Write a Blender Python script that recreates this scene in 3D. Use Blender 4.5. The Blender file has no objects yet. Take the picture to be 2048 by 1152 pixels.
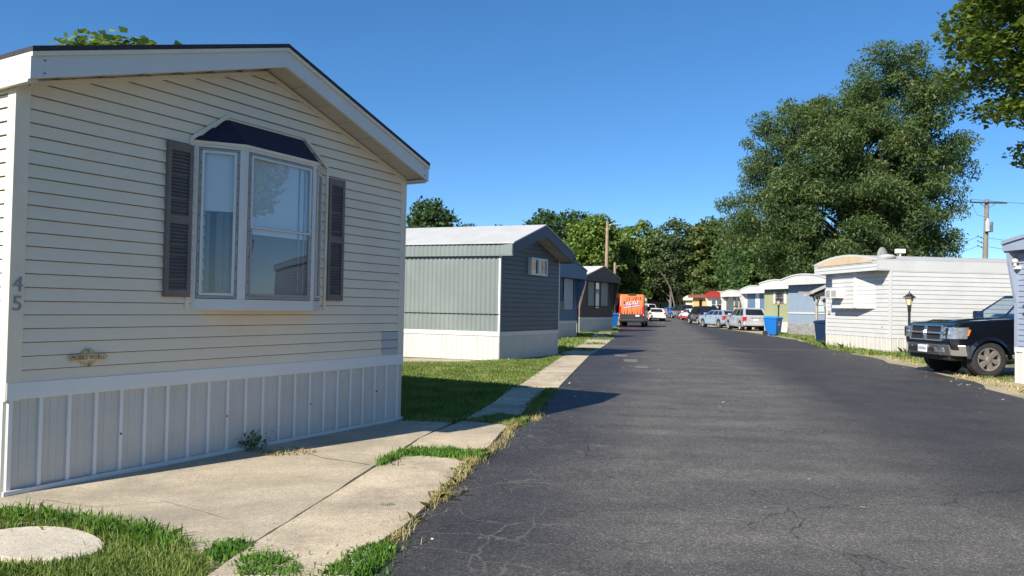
import bpy, bmesh, math, random
import numpy as np
from mathutils import Vector, Matrix
S = bpy.context.scene
C = S.collection
PI = math.pi
# ------------------------------------------------------------------ camera
EYE = 1.4
PITCH = math.atan(38/1500.0)
ROLL = 0.018
cd = bpy.data.cameras.new('camera'); cam = bpy.data.objects.new('camera', cd); C.objects.link(cam)
cd.sensor_width = 36; cd.lens = 1500/2048*36; cd.clip_start = 0.05; cd.clip_end = 3000
cam.matrix_world = (Matrix.Translation((0, 0, EYE)) @ Matrix.Rotation(PI/2+PITCH, 4, 'X') @ Matrix.Rotation(ROLL, 4, 'Z'))
S.camera = cam
# ------------------------------------------------------------------ sky and sun
SUN_EL = math.radians(35.2)
SUN_AZ = math.radians(49.6+180)
SUN_DIR = Vector((math.cos(SUN_AZ)*math.cos(SUN_EL), math.sin(SUN_AZ)*math.cos(SUN_EL), math.sin(SUN_EL)))
w = bpy.data.worlds.new('World'); S.world = w; w.use_nodes = True
nt = w.node_tree
sky = nt.nodes.new('ShaderNodeTexSky'); sky.sky_type = 'NISHITA'; sky.sun_disc = False
sky.sun_elevation = SUN_EL; sky.sun_rotation = math.atan2(SUN_DIR.x, SUN_DIR.y)
sky.air_density = 0.65; sky.dust_density = 0.0; sky.ozone_density = 5.5; sky.altitude = 200
bg = nt.nodes['Background']; bg.inputs[1].default_value = 0.15
hs = nt.nodes.new('ShaderNodeHueSaturation'); hs.inputs['Saturation'].default_value = 1.25
gm = nt.nodes.new('ShaderNodeGamma'); gm.inputs[1].default_value = 0.8
nt.links.new(sky.outputs[0], gm.inputs[0]); nt.links.new(gm.outputs[0], hs.inputs['Color']); nt.links.new(hs.outputs[0], bg.inputs[0])
sl = bpy.data.lights.new('sun', 'SUN'); sl.energy = 5.0; sl.angle = math.radians(0.5); sl.color = (1.0, 0.94, 0.84)
so = bpy.data.objects.new('sun', sl); C.objects.link(so)
so.rotation_euler = SUN_DIR.to_track_quat('Z', 'Y').to_euler(); so.location = (0, 0, 50)
S.view_settings.view_transform = 'Standard'; S.view_settings.look = 'None'
S.view_settings.exposure = 0.68; S.view_settings.gamma = 1.0
S.cycles.max_bounces = 6; S.cycles.transparent_max_bounces = 12; S.cycles.diffuse_bounces = 3; S.cycles.glossy_bounces = 3
random.seed(5); rng = np.random.default_rng(5)

# a ground point seen at a pixel of the 2048x1152 photograph (used only to measure ground layout)
def gz(y):
    return 0.3*min(1, max(0, (y-75)/20.0))
_c, _s = math.cos(ROLL), math.sin(ROLL)
_f = Vector((0, math.cos(PITCH), math.sin(PITCH))); _u0 = Vector((0, -math.sin(PITCH), math.cos(PITCH)))
_r = Vector((1, 0, 0))*_c + _u0*_s; _u = _u0*_c - Vector((1, 0, 0))*_s
def G(px, py):
    d = _f + _r*((px-1024)/1500) + _u*((576-py)/1500)
    t = -EYE/d.z
    return (d.x*t, d.y*t)
# ------------------------------------------------------------------ materials
M = {}
def new_mat(name):
    m = bpy.data.materials.new(name); m.use_nodes = True
    return m, m.node_tree, m.node_tree.nodes['Principled BSDF']
def N(nt, t, **kw):
    n = nt.nodes.new(t)
    for k, v in kw.items():
        if k in n.inputs: n.inputs[k].default_value = v
        else: setattr(n, k, v)
    return n
def ramp(nt, fac, stops):
    r = nt.nodes.new('ShaderNodeValToRGB'); e = r.color_ramp.elements
    e[0].position, e[0].color = stops[0][0], (*stops[0][1], 1)
    e[1].position, e[1].color = stops[1][0], (*stops[1][1], 1)
    for p, c in stops[2:]:
        x = e.new(p); x.color = (*c, 1)
    nt.links.new(fac, r.inputs[0]); return r.outputs[0]
def mixc(nt, fac, a, b, mode='MIX'):
    m = nt.nodes.new('ShaderNodeMix'); m.data_type = 'RGBA'; m.blend_type = mode
    for s, v in ((m.inputs[0], fac), (m.inputs[6], a), (m.inputs[7], b)):
        if hasattr(v, 'is_linked'): nt.links.new(v, s)
        elif isinstance(v, (int, float)): s.default_value = v
        else: s.default_value = (*v, 1)
    return m.outputs[2]
def noise(nt, vec, scale, detail=4, rough=0.55):
    n = N(nt, 'ShaderNodeTexNoise', Scale=scale, Detail=detail, Roughness=rough)
    nt.links.new(vec, n.inputs['Vector']); return n.outputs['Fac']
def bumpn(nt, h, strength, dist, b):
    n = N(nt, 'ShaderNodeBump', Strength=strength, Distance=dist)
    nt.links.new(h, n.inputs['Height']); nt.links.new(n.outputs[0], b.inputs['Normal'])
def pm(name, c, rough=0.6, metal=0.0, var=0.12, scale=2.0, bump=0.0, bscale=40, spec=0.5, coat=0, dirt=None, dirt_amt=0.5, dscale=1.5):
    m, nt, b = new_mat(name)
    tc = nt.nodes.new('ShaderNodeTexCoord').outputs['Object']
    f = noise(nt, tc, scale, 5)
    lo = tuple(x*(1-var) for x in c); hi = tuple(min(1, x*(1+var)) for x in c)
    col = ramp(nt, f, [(0.3, lo), (0.7, hi)])
    if dirt:
        d = noise(nt, tc, dscale, 8, 0.7)
        dm = ramp(nt, d, [(0.48, (0, 0, 0)), (0.75, (dirt_amt,)*3)])
        col = mixc(nt, dm, col, dirt)
    nt.links.new(col, b.inputs['Base Color'])
    b.inputs['Roughness'].default_value = rough; b.inputs['Metallic'].default_value = metal
    b.inputs['Specular IOR Level'].default_value = spec; b.inputs['Coat Weight'].default_value = coat
    b.inputs['Coat Roughness'].default_value = 0.03
    if bump: bumpn(nt, noise(nt, tc, bscale, 3), bump, 0.01, b)
    M[name] = m; return m
def glass(name, tint=(0.6, 0.68, 0.7), refl=1.0, ior=0.06):
    m, nt, b = new_mat(name); nt.nodes.remove(b)
    out = nt.nodes['Material Output']
    tr = N(nt, 'ShaderNodeBsdfTransparent'); tr.inputs[0].default_value = (*tint, 1)
    gl = N(nt, 'ShaderNodeBsdfGlossy', Roughness=0.01); gl.inputs[0].default_value = (refl, refl, refl, 1)
    lw = N(nt, 'ShaderNodeLayerWeight', Blend=0.5)
    pw = N(nt, 'ShaderNodeMath', operation='POWER'); nt.links.new(lw.outputs['Facing'], pw.inputs[0]); pw.inputs[1].default_value = 3.2
    fr = N(nt, 'ShaderNodeMath', operation='MULTIPLY_ADD'); nt.links.new(pw.outputs[0], fr.inputs[0]); fr.inputs[1].default_value = 0.8; fr.inputs[2].default_value = ior
    tc = nt.nodes.new('ShaderNodeTexCoord').outputs['Object']
    bp = N(nt, 'ShaderNodeBump', Strength=0.05, Distance=0.02); nt.links.new(noise(nt, tc, 2.0, 1), bp.inputs['Height'])
    nt.links.new(bp.outputs[0], gl.inputs['Normal'])
    mx = nt.nodes.new('ShaderNodeMixShader')
    nt.links.new(fr.outputs[0], mx.inputs[0]); nt.links.new(tr.outputs[0], mx.inputs[1]); nt.links.new(gl.outputs[0], mx.inputs[2])
    nt.links.new(mx.outputs[0], out.inputs[0]); M[name] = m; return m
def leafmat(name, stops, trans=0.3, nscale=0.6, rough=0.55):
    m, nt, b = new_mat(name)
    out = nt.nodes['Material Output']
    g = nt.nodes.new('ShaderNodeNewGeometry')
    tc = nt.nodes.new('ShaderNodeTexCoord').outputs['Object']
    n1 = noise(nt, tc, nscale, 3)
    ma = N(nt, 'ShaderNodeMath', operation='MULTIPLY_ADD'); nt.links.new(g.outputs['Random Per Island'], ma.inputs[0]); ma.inputs[1].default_value = 0.5
    mb = N(nt, 'ShaderNodeMath', operation='MULTIPLY_ADD'); nt.links.new(n1, mb.inputs[0]); mb.inputs[1].default_value = 1.6; mb.inputs[2].default_value = -0.55
    nt.links.new(mb.outputs[0], ma.inputs[2])
    col = ramp(nt, ma.outputs[0], stops)
    nt.links.new(col, b.inputs['Base Color']); b.inputs['Roughness'].default_value = rough
    b.inputs['Specular IOR Level'].default_value = 0.35
    t = N(nt, 'ShaderNodeBsdfTranslucent'); c2 = mixc(nt, 0.5, col, (0.25, 0.35, 0.03)); nt.links.new(c2, t.inputs[0])
    mx = nt.nodes.new('ShaderNodeMixShader'); mx.inputs[0].default_value = trans
    nt.links.new(b.outputs[0], mx.inputs[1]); nt.links.new(t.outputs[0], mx.inputs[2]); nt.links.new(mx.outputs[0], out.inputs[0])
    M[name] = m; return m

pm('beige', (0.80, 0.67, 0.50), 0.55, var=0.05, scale=0.7, bump=0.15, bscale=120, dirt=(0.60, 0.51, 0.39), dirt_amt=0.35)
pm('beige_trim', (0.76, 0.65, 0.49), 0.5, var=0.04, dirt=(0.36, 0.31, 0.24), dirt_amt=0.25)
pm('beige_patch', (0.46, 0.45, 0.41), 0.55, var=0.05)
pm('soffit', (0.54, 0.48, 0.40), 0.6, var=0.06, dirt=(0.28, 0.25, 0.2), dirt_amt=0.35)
pm('white_paint', (0.64, 0.62, 0.58), 0.4, var=0.03, dirt=(0.5, 0.47, 0.42), dirt_amt=0.25)
pm('white_skirt', (0.56, 0.53, 0.48), 0.42, var=0.05, dirt=(0.40, 0.37, 0.31), dirt_amt=0.35, dscale=2.5)
pm('white_siding', (0.56, 0.55, 0.525), 0.5, var=0.04, dirt=(0.45, 0.42, 0.36), dirt_amt=0.3, dscale=0.9)
pm('band_ridge_light', (0.72, 0.71, 0.68), 0.4, var=0.03)  # band white; whiter skirt ridges have the light they catch painted in
pm('white_roof', (0.44, 0.44, 0.425), 0.6, var=0.06, dirt=(0.34, 0.31, 0.27), dirt_amt=0.5, dscale=1.2, bump=0.3, bscale=6)
pm('old_roof', (0.60, 0.58, 0.56), 0.6, var=0.06, dirt=(0.30, 0.24, 0.21), dirt_amt=0.85, dscale=1.4)
pm('shingle', (0.035, 0.03, 0.035), 0.85, var=0.4, scale=30, bump=0.8, bscale=30)
pm('navy_shingle', (0.012, 0.014, 0.04), 0.8, var=0.5, scale=25, bump=0.5, bscale=60)
pm('lap_gap_shade', (0.42, 0.40, 0.36), 0.7, var=0.1)  # lap gaps and undersides: crevice shade, with lap dirt, painted into the colour
pm('lap_gap_shade_dark', (0.035, 0.04, 0.045), 0.7, var=0.1)
pm('shutter', (0.165, 0.132, 0.115), 0.6, var=0.15, scale=4)
pm('frame_grey', (0.33, 0.32, 0.30), 0.45, var=0.1, dirt=(0.12, 0.1, 0.09), dirt_amt=0.6, dscale=8)
pm('dark_gap', (0.012, 0.012, 0.014), 0.8)
pm('interior', (0.05, 0.055, 0.06), 0.9)
pm('blind', (0.74, 0.75, 0.74), 0.7, var=0.03)
pm('curtain_pale', (0.20, 0.205, 0.21), 0.85, var=0.15, scale=3)
pm('curtain', (0.10, 0.105, 0.115), 0.85, var=0.15, scale=3)
pm('screen', (0.16, 0.165, 0.17), 0.8, var=0.1, scale=6)
pm('greygreen', (0.185, 0.21, 0.195), 0.38, var=0.06, scale=1, dirt=(0.27, 0.29, 0.28), dirt_amt=0.35, dscale=1.1)
pm('slate', (0.115, 0.122, 0.122), 0.55, var=0.1, scale=1.2)
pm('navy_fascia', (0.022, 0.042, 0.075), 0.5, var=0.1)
pm('blue_siding', (0.085, 0.15, 0.24), 0.55, var=0.08)
pm('pale_panel', (0.42, 0.43, 0.44), 0.6, var=0.05)
pm('brown', (0.085, 0.058, 0.048), 0.6, var=0.12, bump=0.2, bscale=30)
pm('tan_panel', (0.34, 0.31, 0.25), 0.6, var=0.05)
pm('brown_side', (0.33, 0.21, 0.15), 0.6, var=0.08)
pm('light_blue', (0.25, 0.31, 0.38), 0.55, var=0.05)
pm('mid_blue', (0.12, 0.18, 0.28), 0.5, var=0.06)
pm('green_wall', (0.31, 0.335, 0.19), 0.5, var=0.07, scale=0.8, dirt=(0.45, 0.38, 0.16), dirt_amt=0.6, dscale=1.0)
pm('green_dark', (0.12, 0.17, 0.12), 0.55)
pm('cream', (0.72, 0.66, 0.46), 0.55, var=0.05)
pm('yellow_wall', (0.70, 0.42, 0.13), 0.55, var=0.06)
pm('red_fascia', (0.36, 0.03, 0.025), 0.5, var=0.08)
pm('maroon', (0.24, 0.09, 0.07), 0.6, var=0.1)
pm('blue_grey', (0.27, 0.31, 0.39), 0.5, var=0.06, dirt=(0.38, 0.41, 0.46), dirt_amt=0.35)
pm('far_green', (0.16, 0.19, 0.17), 0.6, var=0.1)
pm('tan_arch', (0.58, 0.44, 0.27), 0.6, var=0.1, dirt=(0.6, 0.55, 0.5), dirt_amt=0.4)
pm('brown_shingle', (0.13, 0.085, 0.06), 0.8, var=0.2)
pm('pole_old', (0.21, 0.18, 0.145), 0.9, var=0.25, scale=3, bump=0.3)
pm('wood_grey', (0.34, 0.31, 0.27), 0.85, var=0.2, scale=5, bump=0.3)
pm('pole_wood', (0.30, 0.22, 0.15), 0.9, var=0.25, scale=4, bump=0.3)
pm('dark_wood', (0.055, 0.045, 0.04), 0.9, var=0.2)
pm('black_metal', (0.018, 0.02, 0.024), 0.4, var=0.2)
pm('grey_metal', (0.25, 0.26, 0.27), 0.4, metal=0.6, var=0.1)
pm('galv', (0.55, 0.56, 0.57), 0.35, metal=0.4, var=0.1)
pm('lamp_glass', (0.62, 0.52, 0.30), 0.35, var=0.08)
pm('bin_blue', (0.005, 0.13, 0.42), 0.4, var=0.06)
pm('bin_dark', (0.006, 0.022, 0.06), 0.45, var=0.1)
pm('bin_lid', (0.01, 0.20, 0.52), 0.35, var=0.06)
pm('rubber', (0.022, 0.022, 0.023), 0.8, var=0.2, scale=8, bump=0.3, bscale=50)
pm('white_mark', (0.75, 0.75, 0.75), 0.5)
pm('alloy', (0.56, 0.51, 0.45), 0.32, metal=0.75, var=0.08)
pm('chrome', (0.68, 0.66, 0.63), 0.2, metal=1.0, var=0.03)
pm('chrome_dull', (0.50, 0.48, 0.44), 0.3, metal=0.95, var=0.08)
pm('black_paint', (0.004, 0.005, 0.008), 0.18, var=0.1, coat=1.0)
pm('black_plastic', (0.015, 0.015, 0.016), 0.55, var=0.15)
pm('car_navy', (0.006, 0.010, 0.035), 0.35, var=0.1, coat=0.35)
pm('car_silver', (0.50, 0.51, 0.53), 0.3, metal=0.35, var=0.04, coat=0.8)
pm('car_iceblue', (0.36, 0.43, 0.50), 0.3, metal=0.3, var=0.04, coat=0.8)
pm('car_cream', (0.70, 0.66, 0.54), 0.35, var=0.04, coat=0.6)
pm('car_white', (0.75, 0.75, 0.73), 0.35, var=0.03, coat=0.6)
pm('car_red', (0.55, 0.015, 0.02), 0.3, var=0.05, coat=0.8)
pm('car_blue', (0.01, 0.16, 0.62), 0.25, var=0.05, coat=1.0)
pm('car_royal', (0.012, 0.04, 0.22), 0.25, var=0.05, coat=1.0)
pm('car_dark', (0.03, 0.033, 0.04), 0.3, var=0.1, coat=1.0)
pm('van_orange', (0.86, 0.17, 0.035), 0.38, var=0.05, coat=0.5)
pm('purple', (0.28, 0.12, 0.42), 0.45)
pm('car_glass', (0.012, 0.014, 0.018), 0.06, var=0.2, coat=0.5)
pm('tail_red', (0.50, 0.012, 0.015), 0.2, var=0.1, coat=0.6)
pm('amber', (0.85, 0.20, 0.01), 0.25, coat=0.6)
pm('lamp_clear', (0.42, 0.43, 0.44), 0.15, metal=0.7, var=0.3, scale=14, coat=0.6)
pm('plate_white', (0.72, 0.74, 0.76), 0.4)
pm('plate_ink', (0.06, 0.07, 0.12), 0.5)
pm('sign_wood', (0.62, 0.50, 0.27), 0.7, var=0.25, scale=12)
pm('sign_gold', (0.48, 0.41, 0.20), 0.55, var=0.5, scale=20, bump=0.6, bscale=60)
pm('sign_red', (0.22, 0.02, 0.012), 0.6)
pm('bark', (0.085, 0.065, 0.05), 0.9, var=0.3, scale=3, bump=0.6, bscale=8)
pm('bark_grey', (0.16, 0.14, 0.12), 0.9, var=0.3, scale=3)
pm('bark_pale', (0.33, 0.29, 0.24), 0.9, var=0.3, scale=3)
pm('stone_skirt', (0.30, 0.285, 0.275), 0.85, var=0.25, scale=5, bump=0.6, bscale=18)
pm('dead_leaf', (0.50, 0.44, 0.33), 0.8, var=0.3, scale=30)
pm('green_leaf', (0.34, 0.40, 0.22), 0.6, var=0.2)
pm('toy_blue', (0.10, 0.42, 0.75), 0.5)
glass('window_glass', (0.80, 0.86, 0.88), 1.0, 0.085); glass('truck_glass', (0.80, 0.86, 0.86), 1.0, 0.04); glass('dark_glass', (0.25, 0.3, 0.32), 1.0, 0.08)
leafmat('leaf_locust', [(0.0, (0.030, 0.068, 0.024)), (0.45, (0.072, 0.118, 0.038)), (0.85, (0.135, 0.180, 0.058)), (1.0, (0.25, 0.21, 0.09))], 0.3, 0.3)
leafmat('leaf_maple', [(0.0, (0.030, 0.063, 0.010)), (0.4, (0.068, 0.112, 0.017)), (0.75, (0.145, 0.179, 0.025)), (1.0, (0.256, 0.242, 0.060))], 0.32, 0.5, 0.45)
leafmat('leaf_dark', [(0.0, (0.020, 0.050, 0.022)), (0.5, (0.043, 0.088, 0.032)), (1.0, (0.087, 0.138, 0.048))], 0.25, 0.25)
leafmat('leaf_mid', [(0.0, (0.032, 0.072, 0.022)), (0.5, (0.072, 0.138, 0.035)), (1.0, (0.145, 0.207, 0.056))], 0.28, 0.25)
leafmat('leaf_bright', [(0.0, (0.052, 0.105, 0.022)), (0.5, (0.131, 0.211, 0.036)), (1.0, (0.261, 0.310, 0.065))], 0.3, 0.25)
leafmat('leaf_yellow', [(0.0, (0.050, 0.100, 0.023)), (0.5, (0.126, 0.200, 0.045)), (1.0, (0.252, 0.322, 0.090))], 0.3, 0.25)
leafmat('leaf_grey', [(0.0, (0.04, 0.07, 0.03)), (0.5, (0.075, 0.115, 0.045)), (1.0, (0.14, 0.17, 0.08))], 0.25, 0.25)
leafmat('leaf_brown', [(0.0, (0.031, 0.075, 0.020)), (0.45, (0.080, 0.137, 0.034)), (0.75, (0.166, 0.186, 0.062)), (1.0, (0.263, 0.186, 0.086))], 0.25, 0.3)
leafmat('grass_green', [(0.0, (0.07, 0.12, 0.025)), (0.45, (0.17, 0.24, 0.05)), (0.8, (0.28, 0.33, 0.09)), (1.0, (0.45, 0.40, 0.20))], 0.3, 1.5)
leafmat('grass_lush', [(0.0, (0.047, 0.121, 0.016)), (0.5, (0.095, 0.216, 0.027)), (1.0, (0.203, 0.338, 0.054))], 0.3, 3)
leafmat('grass_dry', [(0.0, (0.230, 0.207, 0.069)), (0.5, (0.483, 0.391, 0.172)), (1.0, (0.690, 0.575, 0.299))], 0.3, 3)

def mat_ground():
    m, nt, b = new_mat('ground_mat')
    tc = nt.nodes.new('ShaderNodeTexCoord').outputs['Object']
    a = ramp(nt, noise(nt, tc, 0.5, 6), [(0.35, (0.055, 0.085, 0.022)), (0.7, (0.11, 0.13, 0.04))])
    dd = ramp(nt, noise(nt, tc, 0.9, 8, 0.7), [(0.5, (0, 0, 0)), (0.68, (0.8, 0.8, 0.8))])
    col = mixc(nt, dd, a, (0.26, 0.22, 0.14))
    nt.links.new(col, b.inputs['Base Color']); b.inputs['Roughness'].default_value = 0.95
    bumpn(nt, noise(nt, tc, 25, 6), 0.8, 0.03, b); M['ground'] = m
mat_ground()
def mat_road():
    m, nt, b = new_mat('asphalt_mat')
    tc = nt.nodes.new('ShaderNodeTexCoord').outputs['Object']
    # worn lighter area versus newer seal coat (real resurfacing patches, with irregular lengthwise border)
    sep = nt.nodes.new('ShaderNodeSeparateXYZ'); nt.links.new(tc, sep.inputs[0])
    def math_(op, a, b_=None, c_=None):
        n = N(nt, 'ShaderNodeMath', operation=op)
        for i, v in enumerate((a, b_, c_)):
            if v is None: continue
            if hasattr(v, 'is_linked'): nt.links.new(v, n.inputs[i])
            else: n.inputs[i].default_value = v
        return n.outputs[0]
    big = noise(nt, tc, 0.35, 6, 0.6)
    # distance from the axis of the worn lane
    ax = math_('MULTIPLY_ADD', sep.outputs[1], -0.20, 0.0)
    xx = math_('ADD', sep.outputs[0], ax)
    d = math_('ABSOLUTE', math_('SUBTRACT', xx, 0.95))
    d2 = math_('ADD', d, math_('MULTIPLY', math_('SUBTRACT', big, 0.5), 2.6))
    worn = ramp(nt, d2, [(0.0, (1, 1, 1)), (1.0, (0, 0, 0))])
    wr = nt.nodes.new('ShaderNodeMapRange'); nt.links.new(d2, wr.inputs[0])
    wr.inputs[1].default_value = 2.1; wr.inputs[2].default_value = 1.0; wr.inputs[3].default_value = 0; wr.inputs[4].default_value = 1
    # crossing streaks
    mp = N(nt, 'ShaderNodeMapping'); mp.inputs['Scale'].default_value = (0.25, 1.6, 1); mp.inputs['Rotation'].default_value = (0, 0, 0.12)
    nt.links.new(tc, mp.inputs[0])
    st = noise(nt, mp.outputs[0], 0.9, 7, 0.65)
    stm = ramp(nt, st, [(0.36, (0.5, 0.5, 0.5)), (0.66, (1, 1, 1))])
    wm = mixc(nt, 1.0, wr.outputs[0], stm, 'MULTIPLY')
    seal = ramp(nt, noise(nt, tc, 1.2, 6), [(0.3, (0.038, 0.036, 0.036)), (0.7, (0.062, 0.058, 0.056))])
    wornc = ramp(nt, noise(nt, tc, 2.0, 6), [(0.3, (0.098, 0.091, 0.083)), (0.7, (0.145, 0.134, 0.121))])
    col = mixc(nt, wm, seal, wornc)
    oil = ramp(nt, noise(nt, tc, 0.8, 7, 0.7), [(0.60, (1, 1, 1)), (0.70, (0.62, 0.62, 0.64))])
    col = mixc(nt, 1.0, col, oil, 'MULTIPLY')
    # aggregate speckle, stronger where worn
    v = N(nt, 'ShaderNodeTexVoronoi', Scale=110.0); nt.links.new(tc, v.inputs['Vector'])
    sp = nt.nodes.new('ShaderNodeSeparateColor'); nt.links.new(v.outputs['Color'], sp.inputs[0])
    spk = ramp(nt, sp.outputs[0], [(0.0, (0.55, 0.55, 0.55)), (0.6, (0.95, 0.95, 0.95)), (0.82, (1.3, 1.3, 1.3)), (1.0, (2.4, 2.3, 2.1))])
    sm = mixc(nt, 0.8, col, mixc(nt, 1.0, col, spk, 'MULTIPLY'))
    col = sm
    # cracks
    wv = noise(nt, tc, 2.2, 4, 0.6); 
    vadd = N(nt, 'ShaderNodeVectorMath', operation='MULTIPLY_ADD')
    nn = N(nt, 'ShaderNodeTexNoise', Scale=3.0, Detail=5.0); nt.links.new(tc, nn.inputs['Vector'])
    nt.links.new(nn.outputs['Color'], vadd.inputs[0]); vadd.inputs[1].default_value = (0.45, 0.45, 0); nt.links.new(tc, vadd.inputs[2])
    def crack(scale, w0, w1):
        c = N(nt, 'ShaderNodeTexVoronoi', feature='DISTANCE_TO_EDGE', Scale=scale); nt.links.new(vadd.outputs[0], c.inputs['Vector'])
        return ramp(nt, c.outputs['Distance'], [(w0, (1, 1, 1)), (w1, (0, 0, 0))])
    c1 = crack(2.8, 0.004, 0.018); c2 = crack(0.95, 0.0012, 0.006)
    msk = ramp(nt, noise(nt, tc, 0.8, 5), [(0.40, (0, 0, 0)), (0.55, (1, 1, 1))])
    lft = nt.nodes.new('ShaderNodeMapRange'); nt.links.new(xx, lft.inputs[0])
    lft.inputs[1].default_value = 0.7; lft.inputs[2].default_value = -0.9; lft.inputs[3].default_value = 0.10; lft.inputs[4].default_value = 0.7
    cm = mixc(nt, 1.0, c1, mixc(nt, 1.0, msk, lft.outputs[0], 'MULTIPLY'), 'MULTIPLY')
    dk = mixc(nt, 1.0, mixc(nt, 1.0, c2, msk, 'MULTIPLY'), (0.8, 0.8, 0.8), 'MULTIPLY')
    col = mixc(nt, cm, col, (0.17, 0.15, 0.125))
    col = mixc(nt, dk, col, (0.010, 0.010, 0.011))
    nt.links.new(col, b.inputs['Base Color'])
    rg = ramp(nt, wm, [(0, (0.62, 0.62, 0.62)), (1, (0.85, 0.85, 0.85))]); nt.links.new(rg, b.inputs['Roughness'])
    b.inputs['Specular IOR Level'].default_value = 0.35
    h = mixc(nt, 0.5, v.outputs['Distance'], noise(nt, tc, 60, 4))
    bumpn(nt, h, 0.55, 0.006, b); M['road'] = m
mat_road()
def mat_conc(name, c, stain=(0.16, 0.13, 0.10), amt=0.6):
    m, nt, b = new_mat(name)
    tc = nt.nodes.new('ShaderNodeTexCoord').outputs['Object']
    base = ramp(nt, noise(nt, tc, 1.4, 8, 0.65), [(0.3, tuple(x*0.78 for x in c)), (0.7, tuple(x*1.12 for x in c))])
    v = N(nt, 'ShaderNodeTexVoronoi', Scale=95.0); nt.links.new(tc, v.inputs['Vector'])
    sp = nt.nodes.new('ShaderNodeSeparateColor'); nt.links.new(v.outputs['Color'], sp.inputs[0])
    spk = ramp(nt, sp.outputs[0], [(0.0, (0.68, 0.64, 0.6)), (0.5, (1, 1, 1)), (1.0, (1.22, 1.2, 1.16))])
    col = mixc(nt, 0.8, base, mixc(nt, 1.0, base, spk, 'MULTIPLY'))
    sm = ramp(nt, noise(nt, tc, 0.75, 9, 0.75), [(0.44, (0, 0, 0)), (0.64, (amt,)*3)])
    col = mixc(nt, sm, col, stain)
    nt.links.new(col, b.inputs['Base Color']); b.inputs['Roughness'].default_value = 0.9
    bumpn(nt, mixc(nt, 0.5, noise(nt, tc, 70, 5), v.outputs['Distance']), 0.5, 0.005, b); M[name] = m
mat_conc('concrete', (0.545, 0.455, 0.32)); mat_conc('patio', (0.48, 0.405, 0.29), (0.24, 0.20, 0.15), 0.65); mat_conc('pale_conc', (0.60, 0.53, 0.42), (0.40, 0.35, 0.27), 0.55)
mat_conc('dirt', (0.40, 0.33, 0.22), (0.17, 0.16, 0.07), 0.7)

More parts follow.
